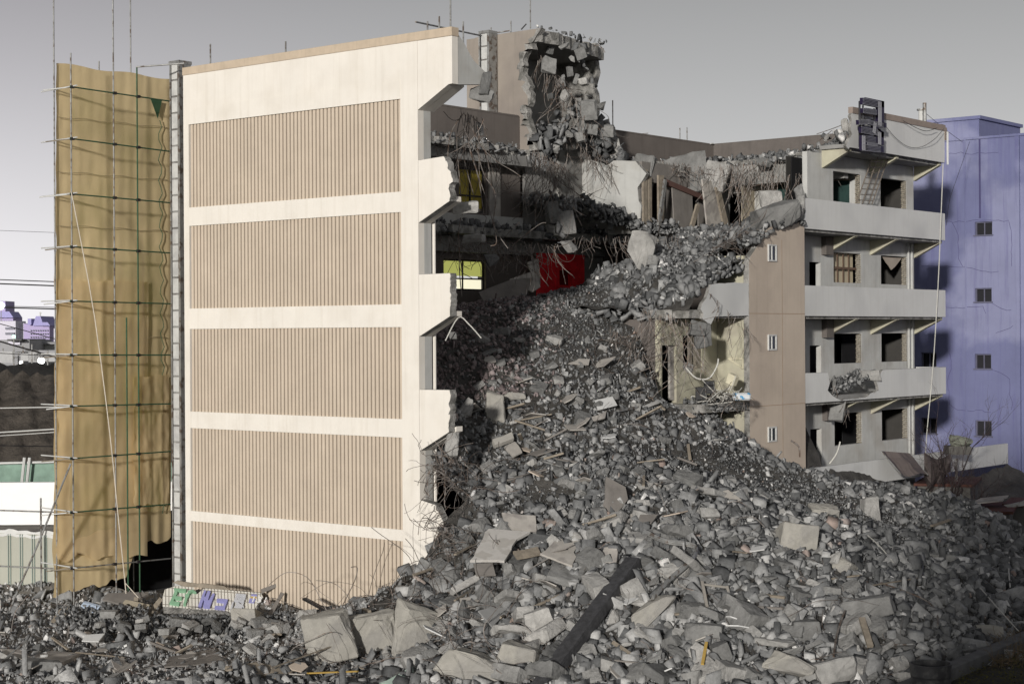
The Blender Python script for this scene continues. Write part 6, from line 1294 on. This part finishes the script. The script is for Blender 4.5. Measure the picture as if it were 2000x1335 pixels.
for k in range(72):
    t0, t1 = k/72, (k+1)/72; P0, P1 = a.lerp(b, t0), a.lerp(b, t1); dz0, dz1 = .1*noise.noise(Vector((t0*27, 0, 0))), .1*noise.noise(Vector((t1*27, 0, 0)))
    n_ = M3@Vector((0, -.06, 0)); mb.add([P0+n_+Vector((0, 0, zt-.12+dz0)), P1+n_+Vector((0, 0, zt-.12+dz1)), P1+n_*-.5+Vector((0, 0, zt+.12+dz1)), P0+n_*-.5+Vector((0, 0, zt+.12+dz0))], [(0, 1, 2, 3)])
part('top_sheet', mb, mat('pale_film', (.6, .6, .58)), HF)
wb = MB(); c = at_d(40, 1000, 92); facing(c, 80, at_d(40, 941, 92).z, .4, wb); tag(wb.build('white_barrier_wall', mat('bright_white_paint', (.88, .88, .86), var=.02, bump=0)), 'blank bright white barrier wall behind the hoarding', 'wall')
GF = thing('green_net_fence', 'green net fence with white posts above the white barrier wall', 'fence', at_d(40, 940, 100)); g_ = mat('pale_green_mesh', (.22, .32, .26), var=.2, bump=0)
mb = MB(); c = at_d(40, 940, 100); facing(c, 84, at_d(40, 904, 100).z, .08, mb); part('net_panel', mb, g_, GF)
for px in (48, 58): mb = MB(); p = at_d(px-6, 950, 99.5); q = at_d(px, 893, 99.5); mb.tube([p, q], .09, 6); part('post', mb, ALU, GF)
mb = MB(); mb.tube([at_d(-40, 905, 99.7), at_d(130, 901, 99.7)], .07, 6); part('top_rail', mb, ALU, GF)
# earth mound
def mound_obj(name, prof, d0, d1, m_, zamp=.5):
    mb = MB(); nx_, ny_ = 150, 16; vs = []
    for j in range(ny_+1):
        v = j/ny_; dd = d0+(d1-d0)*v
        for i in range(nx_+1):
            px = -800+i*(1100/nx_); top = at_d(px, np.interp(px, [q[0] for q in prof], [q[1] for q in prof]), d1).z; z = top*(v**.8)+noise.fractal(Vector((i*.25, j*.5, d0)), 1, 2, 5)*zamp*min(1, v*3)
            p = at_d(px, 700, dd); vs.append((p.x, p.y, z if v > 0 else -1))
    fs = [(j*(nx_+1)+i, j*(nx_+1)+i+1, (j+1)*(nx_+1)+i+1, (j+1)*(nx_+1)+i) for j in range(ny_) for i in range(nx_)]
    mb.add(vs, fs); return tag(mb.build(name, m_, smooth=True), kind='structure')
mound_obj('earth_mound', [(-100, 728), (0, 728), (60, 728), (112, 735), (300, 760)], 110, 130, mat('brown_earth', (.10, .085, .07), var=.5, scale=.8, bump=1, bscale=3, bdist=.3))
mound_obj('dark_earth_mound', [(-100, 712), (0, 710), (30, 714), (45, 712), (80, 709), (112, 708), (300, 716)], 150, 170, mat('black_earth', (.03, .028, .026), var=.4, scale=.5, bump=1, bdist=.3))
# distant town
PV = mat('hazy_violet_wall', (.42, .36, .56), var=.05, scale=.05, bump=0); PVR = mat('hazy_violet_roof', (.34, .32, .56), bump=0, var=.05); PW = mat('hazy_pale_wall', (.62, .60, .68), bump=0, var=.05, scale=.05); PG = mat('hazy_grey_wall', (.30, .30, .31), var=.15, scale=.1, bump=0); WINM = mat('hazy_window', (.22, .22, .26), bump=0)
M3F = Matrix((RT, FWD, UP)).transposed()
def fbox(mb, px0, px1, py0, py1, d, dep=8, mi=0, tobase=True):
    a, b = at_d(px0, py0, d), at_d(px1, py1, d); z0 = 0 if tobase else b.z; c = (a+b)/2+FWD*dep/2; mb.obox((c.x, c.y, (a.z+z0)/2), ((b-a).dot(RT), dep, a.z-z0), M3F, mi)
tw_ = thing('distant_tower_block', 'violet tower with a stepped roof far away at the left edge', 'building', at_d(10, 660, 420)); mb = MB(); fbox(mb, -60, 11, 588, 700, 430); fbox(mb, -60, 26, 620, 700, 425); part('wall', mb, PV, tw_)
mb = MB(); mb.prism([at_d(-60, 608, 424), at_d(18, 608, 424), at_d(26, 620, 424), at_d(-60, 620, 424)], FWD*8); part('roof', mb, PVR, tw_)
hl = thing('distant_pale_block', 'pale lilac office block with window bands left of the church', 'building', at_d(22, 690, 380)); mb = MB(); fbox(mb, -60, 31, 627, 720, 380); fbox(mb, 30, 48, 631, 720, 383); part('wall', mb, PW, hl)
for y in (639, 649): mb = MB(); fbox(mb, 10, 28, y, y+4, 379.6, .5, tobase=False); part('window_band', mb, WINM, hl)
chh = thing('distant_church', 'violet gabled church with a cross on its spire in the distance', 'church', at_d(75, 700, 350)); mb = MB(); fbox(mb, 55, 97, 636, 720, 350, 14); fbox(mb, 46, 60, 632, 720, 356, 8); part('wall', mb, PV, chh)
mb = MB(); mb.prism([at_d(64, 636, 349.5), at_d(70, 617, 349.5), at_d(79, 617, 349.5), at_d(85, 636, 349.5)], FWD*10); mb.prism([at_d(80, 636, 349), at_d(83, 629, 349), at_d(93, 629, 349), at_d(98, 636, 349)], FWD*13); fbox(mb, 54, 61, 622, 634, 352, 4, tobase=False); part('roof', mb, PVR, chh)
mb = MB(); mb.tube([at_d(78.7, 617, 349.6), at_d(78.7, 609, 349.6)], .12, 5); mb.tube([at_d(76.8, 611.5, 349.6), at_d(80.6, 611.5, 349.6)], .12, 5); part('cross', mb, ALU, chh)
lo = thing('distant_warehouse', 'low grey warehouse roofs beyond the dark earth mound', 'building', at_d(90, 700, 260)); mb = MB(); fbox(mb, 61, 260, 672, 720, 260, 12); part('wall', mb, mat('pale_shed_wall', (.45, .45, .44), bump=0), lo); mb = MB(); fbox(mb, 59, 262, 668, 671, 259, 14, tobase=False); part('roof', mb, PG, lo)
mb = MB(); fbox(mb, 20, 260, 684, 690, 246, 3, tobase=False); part('canopy', mb, PG, lo)
lo = thing('distant_workshop', 'low dark grey workshop beside the warehouse', 'building', at_d(30, 700, 250)); mb = MB(); fbox(mb, -60, 58, 664, 720, 252, 12); fbox(mb, 10, 41, 688, 720, 240, 6); part('wall', mb, PG, lo); mb = MB(); fbox(mb, 14, 42, 662, 665, 250, 13, tobase=False); part('roof', mb, mat('dark_roof', (.10, .10, .10), bump=0), lo)
mb = MB(); fbox(mb, 16, 39, 667, 673, 251.6, .3, tobase=False); part('window_band', mb, PW, lo)
hp = thing('distant_house', 'small pale tower block right beside the scaffold sheet', 'building', at_d(108, 680, 330)); mb = MB(); fbox(mb, 105, 118, 641, 720, 330); part('wall', mb, PW, hp)
# lit lamps far off (they are lit in the photograph)
def lamp(px, py, d, rr_, col, s, lab, h=None):
    o = thing('street_light', lab, 'lamp', at_d(px, py+25, d)); p = at_d(px, py, d); mb = MB(); mb.tube([(p.x, p.y, 0), (p.x, p.y, p.z)], .1, 5); part('lamp_post', mb, METAL, o)
    bm = bmesh.new(); bmesh.ops.create_uvsphere(bm, u_segments=12, v_segments=8, radius=rr_); bmesh.ops.translate(bm, verts=bm.verts, vec=p); me = bpy.data.meshes.new('lamp_head'); bm.to_mesh(me); bm.free(); me.materials.append(emis('lamp_'+lab.split()[0], col, s)); q = bpy.data.objects.new('lamp_head', me); C.objects.link(q); q.parent = o; q.matrix_parent_inverse = Matrix.Translation(o.location).inverted()
lamp(80.5, 704, 178, .34, (1, 1, .97), 12, 'bright white floodlight shining over the dark earth mound'); lamp(27, 657, 240, .22, (.25, 1, .5), 6, 'green light glowing above the workshop roof'); lamp(2, 597, 418, .9, (.8, .85, 1), 7, 'glaring bluish light on the distant violet tower')
lamp(42, 708, 238, .3, (1, 1, 1), 3, 'small white light right of the workshop'); lamp(112, 664, 325, .35, (.9, .9, 1), 4, 'small pale light beside the scaffold edge')
# overhead lines
def wire(x0, y0, x1, y1, d0, d1, sag, r, lab, m_=DKMETAL):
    a, b = at_d(x0, y0, d0), at_d(x1, y1, d1); a = b+(a-b)*4; mb = MB(); mb.tube([a.lerp(b, t/12)-UP*(sag*4*(t/12)*(1-t/12)) for t in range(13)], r, 5); tag(mb.build('overhead_line', m_), lab, 'cable')
wire(-80, 543, 130, 551, 75, 72, .0, .022, 'upper dark overhead line of the close pair at the left edge'); wire(-80, 551, 130, 559, 75, 72, .0, .03, 'lower thick overhead line of the close pair at the left edge')
wire(-80, 447, 130, 455, 90, 85, 0, .01, 'faint thin overhead line high at the left edge'); wire(-80, 598, 130, 604, 75, 72, 0, .03, 'overhead line just above the church cross, thicker one'); wire(-80, 596, 130, 600.5, 76, 73, 0, .015, 'overhead line just above the church cross, thinner one')
wire(-80, 606, 120, 665, 70, 70, .1, .018, 'line slanting down across the violet church'); wire(-80, 640, 125, 702, 70, 70, .1, .035, 'thick line slanting down across the workshop'); wire(-80, 682, 110, 695, 80, 80, .1, .018, 'line crossing in front of the warehouse')
wire(-80, 798, 135, 794, 64, 62.5, 0, .02, 'pale line in front of the brown earth mound', ALU); wire(-80, 845, 130, 836, 75, 75, .1, .03, 'upper of two pale lines in front of the earth mound, below the first', ALU); wire(-80, 852, 130, 842, 75, 75, .1, .02, 'lowest pale line in front of the earth mound', ALU); wire(-80, 868, 125, 872, 80, 80, .0, .025, 'dark line above the green net fence')
# alcove odds and ends --------------------------------------------------------------------------
WC = mat('cream_plastic', (.60, .56, .42), bump=0, rough=.5)
mb = MB(); q = [on_y(1424, 700, T0-.02), on_y(1452, 700, T0-.02), on_y(1452, 719, T0-.02)]
for i in range(3): mb.tube([q[i]-Vector((0, .04, 0)), q[(i+1) % 3]-Vector((0, .04, 0))], .035, 5)
tag(mb.build('wall_bracket', WC), 'cream triangular wall bracket in the yellowish alcove', 'bracket')
mb = MB(); mb.obox(at_d(1430, 741, 66.8), (.38, .3, .42), Matrix.Rotation(.4, 3, 'Y')); tag(mb.build('broken_cistern', WC, bevel=.03), 'tilted cream plastic cistern hanging in the alcove', 'cistern')
for px, py, lab in ((1369, 768, 'black chair back standing at the alcove edge, left one'), (1385, 756, 'black chair back standing at the alcove edge, right one')):
    ch_ = thing('broken_chair', lab, 'chair', at_d(px, py+12, 66.3)); mb = MB(); mb.obox(at_d(px, py, 66.3), (.42, .06, .5), Matrix.Rotation(YAW, 3, 'Z')); part('backrest', mb, mat('black_vinyl', (.02, .02, .022), rough=.5), ch_, bevel=.02)
    p = at_d(px, py, 66.3)
    for s_ in (-1, 1): mb = MB(); mb.tube([p+Vector((.2*s_, 0, .2)), p+Vector((.25*s_, .05, -.5))], .015, 5); part('leg', mb, METAL, ch_)
for k in range(26):
    p = at_d(random.uniform(1375, 1450), random.uniform(772, 785), 66.2); 
    if k < 1: P0 = MB()
    P0.tube(wig(p, (random.gauss(0, 1), random.gauss(0, 1), random.gauss(.3, .3)), random.uniform(.5, 1.2), 4, .2, .1), .02, 4)
tag(P0.build('scrap_pile', PALECABLE), 'pile of pale metal scrap strips on the alcove floor', None, None, 'stuff')
mb = MB(); mb.obox(at_d(1448, 774, 66.4), (.7, .3, .28), Matrix.Rotation(YAW, 3, 'Z')); tag(mb.build('printed_sack', mat('blue_white_sack', (.55, .57, .58), patch=((.05, .25, .45), 3, .5, .05), rough=.6), bevel=.06), 'blue and white printed sack on the alcove floor', 'sack')

# added block out of view, placed only to shade the lower right of the site ---------
NB = thing('added_shade_block', 'plain grey unseen block added to shade the lower right of the site', 'building', (67, -74, 0))
mb = MB(); wallgrid(mb, 'x', 55, 55.3, -90, -58, 0, 24, [(y, y+1.6, z, z+1.5) for y in range(-88, -60, 4) for z in (1.2, 4.8, 8.4, 12, 15.6, 19.2)]); mb.box(55.31, 79, -90, -58, 0, 23.9); part('wall', mb, WALLW, NB)  # body of the added shade block
mb = MB(); mb.box(54.8, 79.2, -90.2, -57.8, 24, 24.3); part('roof', mb, CONC, NB)  # top of the added shade block

# more of the distant town: window grids, poles, a small crane-like mast
mb = MB()
for (x0, x1, y0, y1, d, nx_, ny_) in ((58, 95, 642, 668, 349.6, 8, 4), (-4, 24, 624, 660, 424.5, 6, 6)):
    for i in range(nx_):
        for j in range(ny_):
            a = x0+(x1-x0)*(i+.25)/nx_; b = y0+(y1-y0)*(j+.3)/ny_; fbox(mb, a, a+(x1-x0)/nx_*.4, b, b+(y1-y0)/ny_*.4, d, .3, tobase=False)
part('window_row', mb, WINM, chh, kind='stuff')
for k, (px, py, d) in enumerate(((45, 675, 230), (62, 672, 225), (93, 684, 215), (6, 680, 235), (36, 686, 232))):
    mb = MB(); q = at_d(px, py, d); mb.tube([(q.x, q.y, 0), q], .1, 5); mb.tube([q-RT*.9-UP*.8, q+RT*.9-UP*.8], .05, 4); tag(mb.build('utility_pole', METAL), 'far utility pole near the warehouse roofs at the left edge', 'pole', 'far utility poles')
for k, (px, w_, h_) in enumerate(((66, 2.2, 2.6), (72, 3, 2.0), (84, 1.5, 2.2), (101, 2.5, 2.4), (12, 3, 3), (50, 2, 2))):
    q = at_d(px, 700, 228); mb = MB(); mb.obox((q.x, q.y, q.z+.2), (w_*.6, .3, h_*.5), M3F); tag(mb.build('lit_shop_front', mat('lit_pale_front', (.42, .42, .42), bump=0)), 'pale shop front glimpsed over the dark earth mound', 'shop front', 'shop fronts beyond the mound')
# seams of the dust sheet
for y0, y1 in ((228, 250), (335, 352), (440, 452), (655, 660), (850, 846), (950, 942)):
    mb = MB(); P_ = [sx(112+(216)*t, y0+(y1-y0)*t+1.5*math.sin(t*19), SX+.10) for t in [i/30 for i in range(31)]]; mb.tube(P_, .012, 4); part('sheet_seam', mb, mat('seam_tan', (.36, .28, .17), bump=0), SF)
